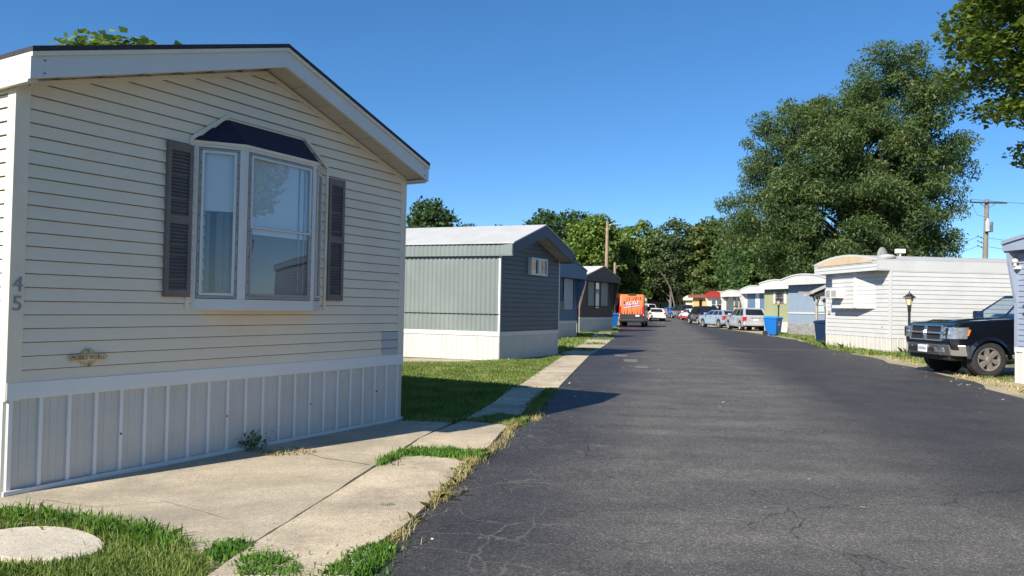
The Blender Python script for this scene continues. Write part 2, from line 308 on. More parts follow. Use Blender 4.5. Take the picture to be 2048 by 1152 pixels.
# ------------------------------------------------------------------ mesh helpers
class MB:
    def __init__(s): s.v = []; s.f = []; s.m = []
    def poly(s, pts, mi=0):
        n = len(s.v); s.v += [tuple(p) for p in pts]; s.f.append(tuple(range(n, n+len(pts)))); s.m.append(mi); return s
    def box(s, x0, x1, y0, y1, z0, z1, mi=0):
        n = len(s.v)
        s.v += [(x0, y0, z0), (x1, y0, z0), (x1, y1, z0), (x0, y1, z0), (x0, y0, z1), (x1, y0, z1), (x1, y1, z1), (x0, y1, z1)]
        for f in ((0, 3, 2, 1), (4, 5, 6, 7), (0, 1, 5, 4), (1, 2, 6, 5), (2, 3, 7, 6), (3, 0, 4, 7)):
            s.f.append(tuple(n+i for i in f)); s.m.append(mi)
        return s
    def hexa(s, P, mi=0):   # 8 points: bottom ring then top ring
        n = len(s.v); s.v += [tuple(p) for p in P]
        for f in ((0, 3, 2, 1), (4, 5, 6, 7), (0, 1, 5, 4), (1, 2, 6, 5), (2, 3, 7, 6), (3, 0, 4, 7)):
            s.f.append(tuple(n+i for i in f)); s.m.append(mi)
        return s
    def prism(s, pts, T, a0, a1, mi=0, flip=False):   # 2d polygon through T(p, a)
        n = len(pts); b = len(s.v)
        s.v += [tuple(T(p, a0)) for p in pts] + [tuple(T(p, a1)) for p in pts]
        s.f.append(tuple(range(b+n-1, b-1, -1))); s.m.append(mi)
        s.f.append(tuple(range(b+n, b+2*n))); s.m.append(mi)
        for i in range(n):
            j = (i+1) % n; s.f.append((b+i, b+j, b+n+j, b+n+i)); s.m.append(mi)
        return s
    def tube(s, path, r, n=8, mi=0, caps=True):
        path = [Vector(p) for p in path]; b = len(s.v)
        rr = r if isinstance(r, (list, tuple)) else [r]*len(path)
        for i, p in enumerate(path):
            d = (path[min(i+1, len(path)-1)] - path[max(i-1, 0)]).normalized()
            a = d.cross(Vector((0, 0, 1)) if abs(d.z) < 0.9 else Vector((1, 0, 0))).normalized(); c = d.cross(a)
            for k in range(n):
                t = 2*PI*k/n; s.v.append(tuple(p + (a*math.cos(t) + c*math.sin(t))*rr[i]))
        for i in range(len(path)-1):
            for k in range(n):
                k2 = (k+1) % n; s.f.append((b+i*n+k, b+i*n+k2, b+(i+1)*n+k2, b+(i+1)*n+k)); s.m.append(mi)
        if caps:
            s.f.append(tuple(b+k for k in range(n))); s.m.append(mi)
            e = b+(len(path)-1)*n; s.f.append(tuple(e+n-1-k for k in range(n))); s.m.append(mi)
        return s
    def lathe(s, prof, c=(0, 0, 0), n=16, axis='z', mi=0, rot=0, caps=True):
        b = len(s.v)
        for r, h in prof:
            for k in range(n):
                t = 2*PI*(k+rot)/n; a, q = r*math.cos(t), r*math.sin(t)
                p = (a, q, h) if axis == 'z' else ((a, h, q) if axis == 'y' else (h, a, q))
                s.v.append((c[0]+p[0], c[1]+p[1], c[2]+p[2]))
        for i in range(len(prof)-1):
            for k in range(n):
                k2 = (k+1) % n; s.f.append((b+i*n+k, b+i*n+k2, b+(i+1)*n+k2, b+(i+1)*n+k)); s.m.append(mi)
        if caps:
            s.f.append(tuple(b+k for k in range(n-1, -1, -1))); s.m.append(mi)
            e = b+(len(prof)-1)*n; s.f.append(tuple(e+k for k in range(n))); s.m.append(mi)
        return s
    def build(s, name, mats, parent=None, smooth=False, bevel=0, xf=None, loc=None):
        me = bpy.data.meshes.new(name)
        v = s.v if xf is None else [tuple(xf(Vector(p))) for p in s.v]
        me.from_pydata(v, [], s.f)
        if not isinstance(mats, (list, tuple)): mats = [mats, ('lap_gap_shade' if mats in ('beige', 'white_siding', 'cream', 'white_paint') else 'lap_gap_shade_dark')] if any(s.m) else [mats]
        for m in mats: me.materials.append(M[m] if isinstance(m, str) else m)
        if len(mats) > 1: me.polygons.foreach_set('material_index', s.m)
        bm = bmesh.new(); bm.from_mesh(me)
        bmesh.ops.recalc_face_normals(bm, faces=bm.faces); bm.to_mesh(me); bm.free()
        if smooth:
            me.polygons.foreach_set('use_smooth', [True]*len(me.polygons))
            try: me.set_sharp_from_angle(angle=math.radians(40))
            except Exception: pass
        o = bpy.data.objects.new(name, me); C.objects.link(o)
        if parent: o.parent = parent
        if loc: o.location = loc
        if bevel:
            md = o.modifiers.new('bevel', 'BEVEL'); md.width = bevel; md.segments = 2; md.limit_method = 'ANGLE'; md.angle_limit = math.radians(40)
        return o
def tag(o, label=None, cat=None, group=None, kind=None):
    if label: o['label'] = label
    if cat: o['category'] = cat
    if group: o['group'] = group
    if kind: o['kind'] = kind
    return o
def thing(name, label, cat, loc=(0, 0, 0), rz=0, group=None):
    o = bpy.data.objects.new(name, None); C.objects.link(o); o.location = tuple(loc) if len(loc) == 3 else (loc[0], loc[1], 0.0); o.rotation_euler = (0, 0, rz)
    o.empty_display_size = 0.3
    return tag(o, label, cat, group)
def copy_tree(o, parent=None):
    c = o.copy(); C.objects.link(c); c.parent = parent
    for ch in list(o.children): copy_tree(ch, c)
    return c
def text(name, s, size, mat, parent, xf, depth=0.002, align='CENTER', shear=0, parts=None):
    cu = bpy.data.curves.new(name, 'FONT'); cu.body = s; cu.size = size; cu.extrude = depth; cu.align_x = align; cu.align_y = 'CENTER'; cu.shear = shear
    t = bpy.data.objects.new(name, cu); C.objects.link(t)
    dg = bpy.context.evaluated_depsgraph_get(); dg.update()
    me = bpy.data.meshes.new_from_object(t.evaluated_get(dg)); bpy.data.objects.remove(t)
    me.materials.clear(); me.materials.append(M[mat]); me.transform(xf)
    me.name = name
    o = bpy.data.objects.new(name, me); C.objects.link(o)
    if parent: o.parent = parent
    return o
def clip_half(poly, a, b, c):   # keep a*x+b*y<=c
    out = []
    for i in range(len(poly)):
        p, q = poly[i], poly[(i+1) % len(poly)]
        dp, dq = a*p[0]+b*p[1]-c, a*q[0]+b*q[1]-c
        if dp <= 1e-9: out.append(p)
        if (dp < -1e-9 and dq > 1e-9) or (dp > 1e-9 and dq < -1e-9):
            t = dp/(dp-dq); out.append((p[0]+t*(q[0]-p[0]), p[1]+t*(q[1]-p[1])))
    return out
def lap(mb, T, poly, z0, pitch, depth=0.016, mi=0, dbl=False):
    zt = max(p[1] for p in poly); z = z0
    while z < zt-1e-4:
        z1 = min(z+pitch, zt)
        gp = min(0.007, pitch*0.08)
        q = clip_half(clip_half(poly, 0, 1, z1-gp), 0, -1, -z)
        q2 = clip_half(clip_half(poly, 0, 1, z1), 0, -1, -(z1-gp))
        if len(q2) >= 3: mb.poly([T(u, -0.010*(v-z1+gp)/gp + 0.001, v) for u, v in q2], mi+1)
        if len(q) >= 3:
            mb.poly([T(u, depth*(1-(v-z)/pitch)+0.001, v) for u, v in q], mi)
            lo = [u for u, v in q if abs(v-z) < 1e-5]
            if len(lo) >= 2:
                a, b = min(lo), max(lo)
                mb.poly([T(a, depth+0.001, z), T(b, depth+0.001, z), T(b, -0.010, z), T(a, -0.010, z)], mi+1)
        z += pitch
def ribs(mb, T, u0, u1, z0, z1, prof, mi=0):   # prof: [(u fraction offsets, out)] for one period
    per = prof[-1][0]; pts = []; u = u0
    while u < u1-1e-6:
        for a, o in prof[:-1]:
            if u+a < u1: pts.append((u+a, o))
        u += per
    pts.append((u1, prof[0][1]))
    zf0 = z0 if callable(z0) else (lambda u: z0); zf1 = z1 if callable(z1) else (lambda u: z1)
    for (a, oa), (b, ob) in zip(pts, pts[1:]):
        mb.poly([T(a, oa, zf0(a)), T(b, ob, zf0(b)), T(b, ob, zf1(b)), T(a, oa, zf1(a))], mi + (1 if min(oa, ob) > .0195 else 0))
SKIRT = [(0, 0.0), (0.012, 0.016), (0.042, 0.016), (0.054, 0.0), (0.11, 0.0), (0.115, 0.005), (0.13, 0.005), (0.135, 0), (0.19, 0), (0.195, 0.005), (0.21, 0.005), (0.215, 0), (0.27, 0)]
VRIB = [(0, 0.0), (0.008, 0.009), (0.022, 0.009), (0.03, 0), (0.15, 0)]
CORR = [(0, 0.0), (0.02, 0.010), (0.045, 0.014), (0.07, 0.010), (0.09, 0.0), (0.11, -0.004), (0.13, 0)]
GROOVE = [(0, 0), (0.004, -0.006), (0.012, -0.006), (0.016, 0), (0.2, 0)]

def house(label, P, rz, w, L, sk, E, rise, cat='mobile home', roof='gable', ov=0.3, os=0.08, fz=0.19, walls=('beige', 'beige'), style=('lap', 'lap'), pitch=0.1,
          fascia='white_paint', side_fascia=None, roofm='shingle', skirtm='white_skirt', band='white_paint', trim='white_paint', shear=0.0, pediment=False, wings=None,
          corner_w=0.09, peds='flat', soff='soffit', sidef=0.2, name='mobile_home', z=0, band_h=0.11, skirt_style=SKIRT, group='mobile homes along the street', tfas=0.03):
    R = thing(name, label, cat, (P[0], P[1], z), rz, group)
    def TF(u, o, v): return (u + shear*(-o), -o, v)
    def TL(u, o, v): return (-o + shear*u, u, v)
    def TR(u, o, v): return (w+o + shear*u, u, v)
    def TB(u, o, v): return (u + shear*L, L+o, v)
    if roof == 'gable': top = [(w, E), (w/2, E+rise), (0, E)]; rl = [(-os, E-0.0-rise*2*os/w), (w/2, E+rise), (w+os, E-rise*2*os/w)]
    elif roof == 'flat': top = [(w, E), (0, E)]; rl = [(-os, E), (w+os, E+0.001)]
    else:
        k = 10; top = [(w - w*i/k, E + rise*(1-(2*i/k-1)**2)) for i in range(k+1)]
        rl = [(-os + (w+2*os)*i/k, E + rise*(1-(2*i/k-1)**2)) for i in range(k+1)]
    front = [(0, sk), (w, sk)] + top
    for nm, T, poly, mt, st, ln in (('front_wall', TF, front, walls[0], style[0], w), ('side_wall', TL, [(0, sk), (L, sk), (L, E), (0, E)], walls[1], style[1], L),
                                 ('side_wall', TR, [(0, sk), (L, sk), (L, E), (0, E)], walls[1], style[1], L), ('back_wall', TB, front, walls[1], 'plain', w)):
        mb = MB()
        if st == 'lap': lap(mb, T, poly, sk, pitch)
        elif st in ('vert', 'corr'):
            def tz(u, poly=poly):
                q = [v for a, v in zip(poly, poly) for v in ()]
                zz = E
                for i in range(2, len(poly)-1):
                    a, b = poly[i], poly[i+1]
                    if min(a[0], b[0])-1e-6 <= u <= max(a[0], b[0])+1e-6 and abs(a[0]-b[0]) > 1e-6:
                        zz = a[1]+(b[1]-a[1])*(u-a[0])/(b[0]-a[0])
                return zz
            ribs(mb, T, 0, ln, sk, tz, CORR if st == 'corr' else GROOVE)
        else: mb.poly([T(u, 0, v) for u, v in poly])
        mb.build(nm, mt, R)
    # skirt
    for T, ln in ((TF, w), (TL, L), (TR, L)):
        mb = MB(); ribs(mb, T, 0.0, ln, 0.0, sk, skirt_style)
        mb.build('skirt', [skirtm, 'band_ridge_light'] if skirt_style is SK1 else skirtm, R)
        if band:
            mb = MB()
            P8 = [T(-0.012, 0.022, sk-0.01), T(ln+0.012, 0.022, sk-0.01), T(ln+0.012, -0.01, sk-0.01), T(-0.012, -0.01, sk-0.01)]
            Q8 = [T(-0.012, 0.022, sk+band_h), T(ln+0.012, 0.022, sk+band_h), T(ln+0.012, -0.01, sk+band_h), T(-0.012, -0.01, sk+band_h)]
            mb.hexa(P8+Q8).build('band', band, R, bevel=0.004)
    # corner trims
    if trim:
        for u0 in (0, w):
            mb = MB(); c = corner_w
            a, b = (-0.018, c) if u0 == 0 else (w-c, w+0.018)
            mb.box(a, b, -0.018, c if c < 0.12 else 0.12, sk-0.02, E-0.005)
            mb.build('corner_trim', trim, R, bevel=0.004, xf=lambda p: Vector((p.x+shear*p.y, p.y, p.z)))
    # roof
    th = 0.035; mb = MB()
    for (a, za), (b, zb) in zip(rl, rl[1:]):
        A = [(a, -ov-0.02, za), (b, -ov-0.02, zb), (b+shear*L, L+0.1, zb), (a+shear*L, L+0.1, za)]
        mb.hexa([(x, y, q) for x, y, q in A] + [(x, y, q+th) for x, y, q in A])
    mb.build('roof', roofm, R)
    # front fascia
    mb = MB(); lo = []
    if pediment:
        bot = E-pediment; poly = [(rl[0][0], bot), (rl[-1][0], bot)] + [(u, v-0.002) for u, v in reversed(rl)]
        if peds == 'lap':
            T = lambda u, o, v: (u, -ov-o, v)
            lap(mb, T, poly, bot, 0.13)
            mb.prism([(u, v) for u, v in poly], lambda p, a: (p[0], a, p[1]), -ov+0.001, -ov+0.05)
        elif peds == 'ribs':
            def tz(u):
                for i in range(len(rl)-1):
                    if rl[i][0]-1e-6 <= u <= rl[i+1][0]+1e-6: return rl[i][1]+(rl[i+1][1]-rl[i][1])*(u-rl[i][0])/(rl[i+1][0]-rl[i][0])
                return rl[-1][1]
            ribs(mb, lambda u, o, v: (u, -ov-o, v), rl[0][0], rl[-1][0], bot, tz, GROOVE)
        else:
            mb.prism(poly, lambda p, a: (p[0], a, p[1]), -ov, -ov+0.04)
        mb.build('fascia', fascia, R)
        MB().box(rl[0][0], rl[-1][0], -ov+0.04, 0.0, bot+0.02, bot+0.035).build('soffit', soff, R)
        for a, b in zip(rl, rl[1:]):
            pass
        rb = MB()
        for (a, za), (b, zb) in zip(rl, rl[1:]):
            rb.hexa([(a, -ov-0.035, za-0.03), (b, -ov-0.035, zb-0.03), (b, -ov-0.006, zb-0.03), (a, -ov-0.006, za-0.03), (a, -ov-0.035, za+th+0.01), (b, -ov-0.035, zb+th+0.01), (b, -ov-0.006, zb+th+0.01), (a, -ov-0.006, za+th+0.01)])
        rb.build('edge_trim', side_fascia or fascia, R)
    else:
        for (a, za), (b, zb) in zip(rl, rl[1:]):
            mb.hexa([(a, -ov, za-fz), (b, -ov, zb-fz), (b, -ov+0.03, zb-fz), (a, -ov+0.03, za-fz), (a, -ov, za-0.002), (b, -ov, zb-0.002), (b, -ov+0.03, zb-0.002), (a, -ov+0.03, za-0.002)])
        mb.build('fascia', fascia, R)
        sb = MB()
        for (a, za), (b, zb) in zip(rl, rl[1:]):   # sloping soffit with lapped joints
            n = max(2, int(abs(b-a)/0.3)); 
            for i in range(n):
                t0, t1 = i/n, (i+1)/n
                x0, x1 = a+(b-a)*t0, a+(b-a)*t1; z0, z1 = za+(zb-za)*t0-fz+0.02, za+(zb-za)*t1-fz+0.02
                sb.hexa([(x0, -ov+0.03, z0-0.006), (x1-0.006, -ov+0.03, z1), (x1-0.006, 0, z1), (x0, 0, z0-0.006), (x0, -ov+0.03, z0+0.01), (x1-0.006, -ov+0.03, z1+0.014), (x1-0.006, 0, z1+0.014), (x0, 0, z0+0.01)])
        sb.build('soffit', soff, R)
    # side fascias
    for sgn, x in ((-1, -os), (1, w+os)):
        z1 = rl[0][1]-0.002; mb = MB()
        if sidef:
            if style[1] == 'corr':
                ribs(mb, (lambda u, o, v, x=x, sgn=sgn: (x+sgn*o + shear*u, u, v)), -ov+0.001, L, z1-sidef, z1, CORR)
                mb.box(min(x, x-sgn*0.02), max(x, x-sgn*0.02), -ov+0.001, 0.0, z1-sidef, z1)
            else:
                x0, x1 = sorted((x, x-sgn*0.025)); mb.box(x0, x1, -ov+0.032 if not pediment else -ov+0.042, L, z1-sidef, z1)
            xs = sorted((x-sgn*0.03, 0 if sgn < 0 else w))
            mb.box(xs[0], xs[1]+0.001, -ov+0.04, L, z1-sidef+0.015, z1-sidef+0.03)
            mb.build('side_fascia', side_fascia or fascia, R, xf=(lambda p: Vector((p.x+shear*max(0, p.y), p.y, p.z))) if shear and style[1] != 'corr' else None)
    if wings:
        wm, zlow = wings; zb = E-(pediment or 0)+0.02
        for x0, x1 in ((-0.012, 0.05), (w-0.05, w+0.012)):
            mb = MB(); mb.prism([(0.0, zlow), (0.0, zb), (-ov+0.045, zb), (-ov+0.06, zb-0.25), (-0.06, zlow+0.25)], lambda p, a: (a, p[0]-0.012, p[1]), x0, x1)
            mb.build('wing_wall', wm, R)
    return R
def window(R, T, u0, u1, v0, v1, frame='white_paint', fw=0.05, out=0.02, bars=(), vbars=(), backing='curtain', gl='window_glass', name='window', dep=0.04, fmat2=None):
    fr = MB()
    def bx(a, b, c, d, o0=0.0, o1=None):
        o1 = out+dep if o1 is None else o1
        fr.hexa([T(a, o0, c), T(b, o0, c), T(b, o1, c), T(a, o1, c), T(a, o0, d), T(b, o0, d), T(b, o1, d), T(a, o1, d)])
    bx(u0, u1, v0, v0+fw); bx(u0, u1, v1-fw, v1); bx(u0, u0+fw, v0+fw, v1-fw); bx(u1-fw, u1, v0+fw, v1-fw)
    for z in bars: bx(u0+fw, u1-fw, z-0.02, z+0.02, 0, out+dep-0.008)
    for x in vbars: bx(x-0.02, x+0.02, v0+fw, v1-fw, 0, out+dep-0.01)
    f = fr.build(name, frame, R, bevel=0.003)
    MB().poly([T(u0+fw, out, v0+fw), T(u1-fw, out, v0+fw), T(u1-fw, out, v1-fw), T(u0+fw, out, v1-fw)]).build('pane', gl, f)
    MB().poly([T(u0+fw, 0.016, v0+fw), T(u1-fw, 0.016, v0+fw), T(u1-fw, 0.016, v1-fw), T(u0+fw, 0.016, v1-fw)]).build('curtain', backing, f)
    return f
FR = lambda u, o, v: (u, -o, v)
# ------------------------------------------------------------------ vehicles (local: x forward, y left, z up)
def arc(xc, r, zb, n=12):
    zc = r*0.92; out = []
    a0 = math.asin(max(-1, min(1, (zb-zc)/r)))
    for i in range(n+1):
        a = PI - a0 + (a0*2 - PI)*i/n
        out.append((xc + r*math.cos(a), zc + r*math.sin(a)))
    return out
def wheel(R, x, y, r, wd, side, spokes=5, rimm='alloy', letters=False, n=24):
    W = thing.__globals__['bpy'].data.objects.new('wheel', None); C.objects.link(W); W.parent = R; W.location = (x, y, r)
    k = wd/2
    mb = MB(); mb.lathe([(r*0.62, -k*0.9), (r*0.80, -k), (r*0.93, -k*0.96), (r*0.99, -k*0.8), (r, -k*0.4), (r, k*0.4), (r*0.99, k*0.8), (r*0.93, k*0.96), (r*0.80, k), (r*0.62, k*0.9)], n=n+8, axis='y', caps=False)
    mb.build('tyre', 'rubber', W, smooth=True)
    rm = MB(); s = side; R_ = r*0.64
    rm.lathe([(R_, s*k*0.55), (R_, s*k*0.93), (R_*0.93, s*k*0.95), (R_*0.90, s*k*0.75), (R_*0.88, s*k*0.3)], n=n, axis='y', caps=False)
    for i in range(spokes):
        a = 2*PI*i/spokes + 0.3
        ca, sa = math.cos(a), math.sin(a)
        def P(rr, tt, h): return (ca*rr - sa*tt, s*h, sa*rr + ca*tt)
        w0, w1 = R_*0.17, R_*0.24
        rm.hexa([P(R_*0.12, -w0, k*0.5), P(R_*0.92, -w1, k*0.5), P(R_*0.92, w1, k*0.5), P(R_*0.12, w0, k*0.5), P(R_*0.12, -w0*0.8, k*0.86), P(R_*0.92, -w1*0.75, k*0.92), P(R_*0.92, w1*0.75, k*0.92), P(R_*0.12, w0*0.8, k*0.86)])
    rm.lathe([(R_*0.26, s*k*0.4), (R_*0.26, s*k*0.92), (R_*0.16, s*k*1.0), (0.001, s*k*1.0)], n=12, axis='y')
    rm.build('rim', rimm, W, smooth=True)
    MB().lathe([(R_*0.9, s*k*0.28), (R_*0.9, s*k*0.32)], n=n, axis='y').build('brake_disc', 'dark_gap', W)
    if letters:
        lm = MB()
        for a0, cnt in ((0.9, 9), (4.2, 7)):
            for i in range(cnt):
                a = a0 + i*0.085; 
                def Q(rr, t): return (math.cos(a+t)*rr, s*(k*1.0+0.001), math.sin(a+t)*rr)
                lm.poly([Q(r*0.76, -0.02), Q(r*0.76, 0.02), Q(r*0.83, 0.018), Q(r*0.83, -0.018)])
        lm.build('tyre_lettering', 'frame_grey', W)
    return W
def bil(q, u, v): 
    a, b, c, d = [Vector(p) for p in q]
    return (a*(1-u)+b*u)*(1-v) + (d*(1-u)+c*u)*v
def vehicle(name, label, cat, P, head, col, W, top, zb, arches, r, cab, cabw, group=None, z=0, glassm='car_glass', front='lamps', rimm='alloy', bev=0.07, doors=(), wd=0.2, open_cab=False, tail=None, plate=True, taper=0.0, body2=None, spokes=5, bumper='black_plastic', rails=False):
    """top: side outline from front bottom over to rear bottom; cab: [(x,z)]*4 windshield base, roof front, roof rear, rear base; cabw: (half width at belt, at roof)"""
    R = thing(name, label, cat, (P[0], P[1], z), head, group)
    out = []; ra = r*1.13
    for xc in sorted(arches): out += arc(xc, ra, zb)
    out += top
    me = bpy.data.meshes.new('body'); bm = bmesh.new()
    vs = [bm.verts.new((x, -W/2, q)) for x, q in out]; f = bm.faces.new(vs)
    ex = bmesh.ops.extrude_face_region(bm, geom=[f])
    nv = [e for e in ex['geom'] if isinstance(e, bmesh.types.BMVert)]
    bmesh.ops.translate(bm, verts=nv, vec=(0.0, W, 0.0))
    bmesh.ops.recalc_face_normals(bm, faces=bm.faces)
    big = [fc for fc in bm.faces if len(fc.verts) > 8]
    es = set()
    for fc in big: es |= set(fc.edges)
    bmesh.ops.bevel(bm, geom=list(es), offset=bev, segments=4, affect='EDGES', profile=0.6, clamp_overlap=True)
    zmax = max(q for _, q in top)
    xs = [x for x, _ in top]; xf_, xr_ = max(xs), min(xs)
    for v in bm.verts:
        t = max(0, (v.co.z-0.5)/max(0.3, zmax-0.5)); v.co.y *= 1-taper*t
        e = max(0, (abs(v.co.x-(xf_+xr_)/2)/((xf_-xr_)/2)-0.8)/0.2); v.co.y *= 1-0.07*e*e     # corners pulled in, in plan
    bm.to_mesh(me); bm.free(); me.materials.append(M[col])
    me.polygons.foreach_set('use_smooth', [True]*len(me.polygons)); me.set_sharp_from_angle(angle=math.radians(35))
    body = bpy.data.objects.new('body', me); C.objects.link(body); body.parent = R
    MB().box(xr_+0.25, xf_-0.25, -W/2+wd+0.06, W/2-wd-0.06, zb-0.02, zb+0.4).build('underbody', 'dark_gap', R)
    for i, xc in enumerate(sorted(arches)):
        for sgn in (-1, 1):
            wheel(R, xc, sgn*(W/2-wd/2-0.015), r, wd, sgn, spokes, rimm)
            MB().lathe([(ra*0.985, sgn*(W/2-wd-0.07)), (ra*0.985, sgn*(W/2-wd-0.05))], c=(xc, 0, r*0.92), n=20, axis='y').build('arch_liner', 'dark_gap', R)
    if cab:
        (x0, z0), (x1, z1), (x2, z2), (x3, z3) = cab; b, t = cabw
        zs = 0.03
        A = [Vector((x0, b, z0-zs)), Vector((x0, -b, z0-zs)), Vector((x3, -b, z3-zs)), Vector((x3, b, z3-zs))]
        T_ = [Vector((x1, t, z1)), Vector((x1, -t, z1)), Vector((x2, -t, z2)), Vector((x2, t, z2))]
        faces = dict(windshield=[A[1], A[0], T_[0], T_[1]], rear_window=[A[3], A[2], T_[2], T_[3]], left=[A[0], A[3], T_[3], T_[0]], right=[A[2], A[1], T_[1], T_[2]])
        cabm = MB()
        xm = (x1+x2)/2; zc = max(z1, z2)+0.045
        nseg = 4
        tp = []   # crowned roof
        def roofp(u, v):
            p = bil([T_[0], T_[1], T_[2], T_[3]], u, v); p.z += 0.055*(1-(2*u-1)**2)*1.0*(1-(2*v-1)**2)**0.5 + 0.012*0; return p
        for i in range(6):
            for j in range(6):
                cabm.poly([roofp(i/6, j/6), roofp((i+1)/6, j/6), roofp((i+1)/6, (j+1)/6), roofp(i/6, (j+1)/6)])
        wins = {'windshield': [(0.06, 0.94, 0.08, 0.90)], 'rear_window': [(0.10, 0.90, 0.16, 0.88)]}
        nd = max(1, len(doors)) if doors else 2
        cuts = doors if doors else [0.0, 0.5, 1.0]
        wins['left'] = [(cuts[i]+(0.05 if i == 0 else 0.02), cuts[i+1]-(0.05 if i == len(cuts)-2 else 0.02), 0.10, 0.88) for i in range(len(cuts)-1)]
        wins['right'] = [(1-b_, 1-a_, c_, d_) for a_, b_, c_, d_ in wins['left']]
        for k_, q in faces.items():
            n_ = (q[1]-q[0]).cross(q[3]-q[0]).normalized()
            ws = sorted(wins[k_])
            if open_cab:
                us = [0]+[x for w_ in ws for x in w_[:2]]+[1]
                c_, d_ = ws[0][2], ws[0][3]
                cabm.poly([bil(q, 0, 0), bil(q, 1, 0), bil(q, 1, c_), bil(q, 0, c_)]); cabm.poly([bil(q, 0, d_), bil(q, 1, d_), bil(q, 1, 1), bil(q, 0, 1)])
                for i in range(0, len(us), 2): cabm.poly([bil(q, us[i], c_), bil(q, us[i+1], c_), bil(q, us[i+1], d_), bil(q, us[i], d_)])
            else: cabm.poly([bil(q, 0, 0), bil(q, 1, 0), bil(q, 1, 1), bil(q, 0, 1)])
            for (ua, ub, va, vb) in ws:
                off = n_*(0.006 if not open_cab else -0.004)
                MB().poly([bil(q, ua, va)+off, bil(q, ub, va)+off, bil(q, ub, vb)+off, bil(q, ua, vb)+off]).build('side_window' if k_ in ('left', 'right') else k_, glassm, R)
        cb = cabm.build('cab', body2 or col, R, smooth=False)
        for sgn in (-1, 1):
            m = MB(); m.box(x0-0.42, x0-0.26, sgn*(b+0.02) if sgn > 0 else sgn*(b+0.24), sgn*(b+0.24) if sgn > 0 else sgn*(b+0.02), z0+0.02, z0+0.18)
            m.build('mirror', col if W < 1.95 else 'black_plastic', R, bevel=0.03)
    return R
def lamps(R, xf, xr, W, zf, zr, hw=0.32, hh=0.14, tw=0.2, th=0.3, side=0.2, plate_rear=None, plate_front=None, tailm='tail_red'):
    for s in (-1, 1):
        y0, y1 = sorted((s*(W/2-0.06), s*(W/2-0.06-hw)))
        MB().box(xf-0.16, xf-0.03, y0, y1, zf-hh/2, zf+hh/2).build('headlight', 'lamp_clear', R, bevel=0.03)
        y0, y1 = sorted((s*(W/2+0.004), s*(W/2-tw)))
        MB().box(xr-0.008, xr+side, y0, y1, zr-th/2, zr+th/2).build('taillight', tailm, R, bevel=0.02)
    if plate_rear: 
        MB().box(xr-0.03, xr+0.02, plate_rear[0]-0.16, plate_rear[0]+0.16, plate_rear[1]-0.08, plate_rear[1]+0.08).build('number_plate', 'plate_white', R)
def bumper(R, x0, x1, W, z0, z1, m='black_plastic', name='bumper'):
    MB().box(min(x0, x1), max(x0, x1), -W/2+0.015, W/2-0.015, z0, z1).build(name, m, R, bevel=0.04)
def seam(R, x, W, z0, z1, m='dark_gap'):
    for s in (-1, 1):
        MB().box(x-0.006, x+0.006, s*W/2-0.003, s*W/2+0.003, z0, z1).build('door_seam', m, R)
def handle(R, x, W, z, m):
    for s in (-1, 1): MB().box(x-0.09, x+0.09, s*(W/2+0.01)-0.018, s*(W/2+0.01)+0.018, z-0.018, z+0.018).build('door_handle', m, R, bevel=0.01)

# ------------------------------------------------------------------ trees
def fast_mesh(name, verts, faces_n, mats, parent=None):   # verts (F*k,3) every face own k verts
    k = faces_n; F_ = len(verts)//k
    me = bpy.data.meshes.new(name); me.vertices.add(len(verts)); me.vertices.foreach_set('co', np.asarray(verts, dtype=np.float32).ravel())
    me.loops.add(F_*k); me.loops.foreach_set('vertex_index', np.arange(F_*k, dtype=np.int32))
    me.polygons.add(F_); me.polygons.foreach_set('loop_start', np.arange(0, F_*k, k, dtype=np.int32)); me.polygons.foreach_set('loop_total', np.full(F_, k, dtype=np.int32))
    me.update(calc_edges=True); me.materials.append(M[mats])
    o = bpy.data.objects.new(name, me); C.objects.link(o)
    if parent: o.parent = parent
    return o
LEAF4 = np.array([(0, 0), (0.5, 0.35), (0, 1), (-0.5, 0.35)])
MAPLE = np.array([(0, -0.05), (0.28, 0.02), (0.55, 0.32), (0.30, 0.42), (0.22, 0.60), (0, 1.0), (-0.22, 0.60), (-0.30, 0.42), (-0.55, 0.32), (-0.28, 0.02)])
def leaves(centres, size, asp, g, shape=LEAF4, droop=0.0, up=0.3, jit=0.4):
    n = len(centres)
    nrm = g.normal(size=(n, 3)); nrm[:, 2] = np.abs(nrm[:, 2])+up; nrm /= np.linalg.norm(nrm, axis=1)[:, None]
    a = g.normal(size=(n, 3)); a[:, 2] -= droop
    a -= nrm*np.sum(a*nrm, axis=1)[:, None]; a /= np.linalg.norm(a, axis=1)[:, None]+1e-9
    b = np.cross(nrm, a)
    sz = size*(1+jit*g.uniform(-1, 1, n))
    P = centres[:, None, :] + a[:, None, :]*(shape[None, :, 1, None]*sz[:, None, None]) + b[:, None, :]*(shape[None, :, 0, None]*asp*sz[:, None, None])
    return P.reshape(-1, 3)
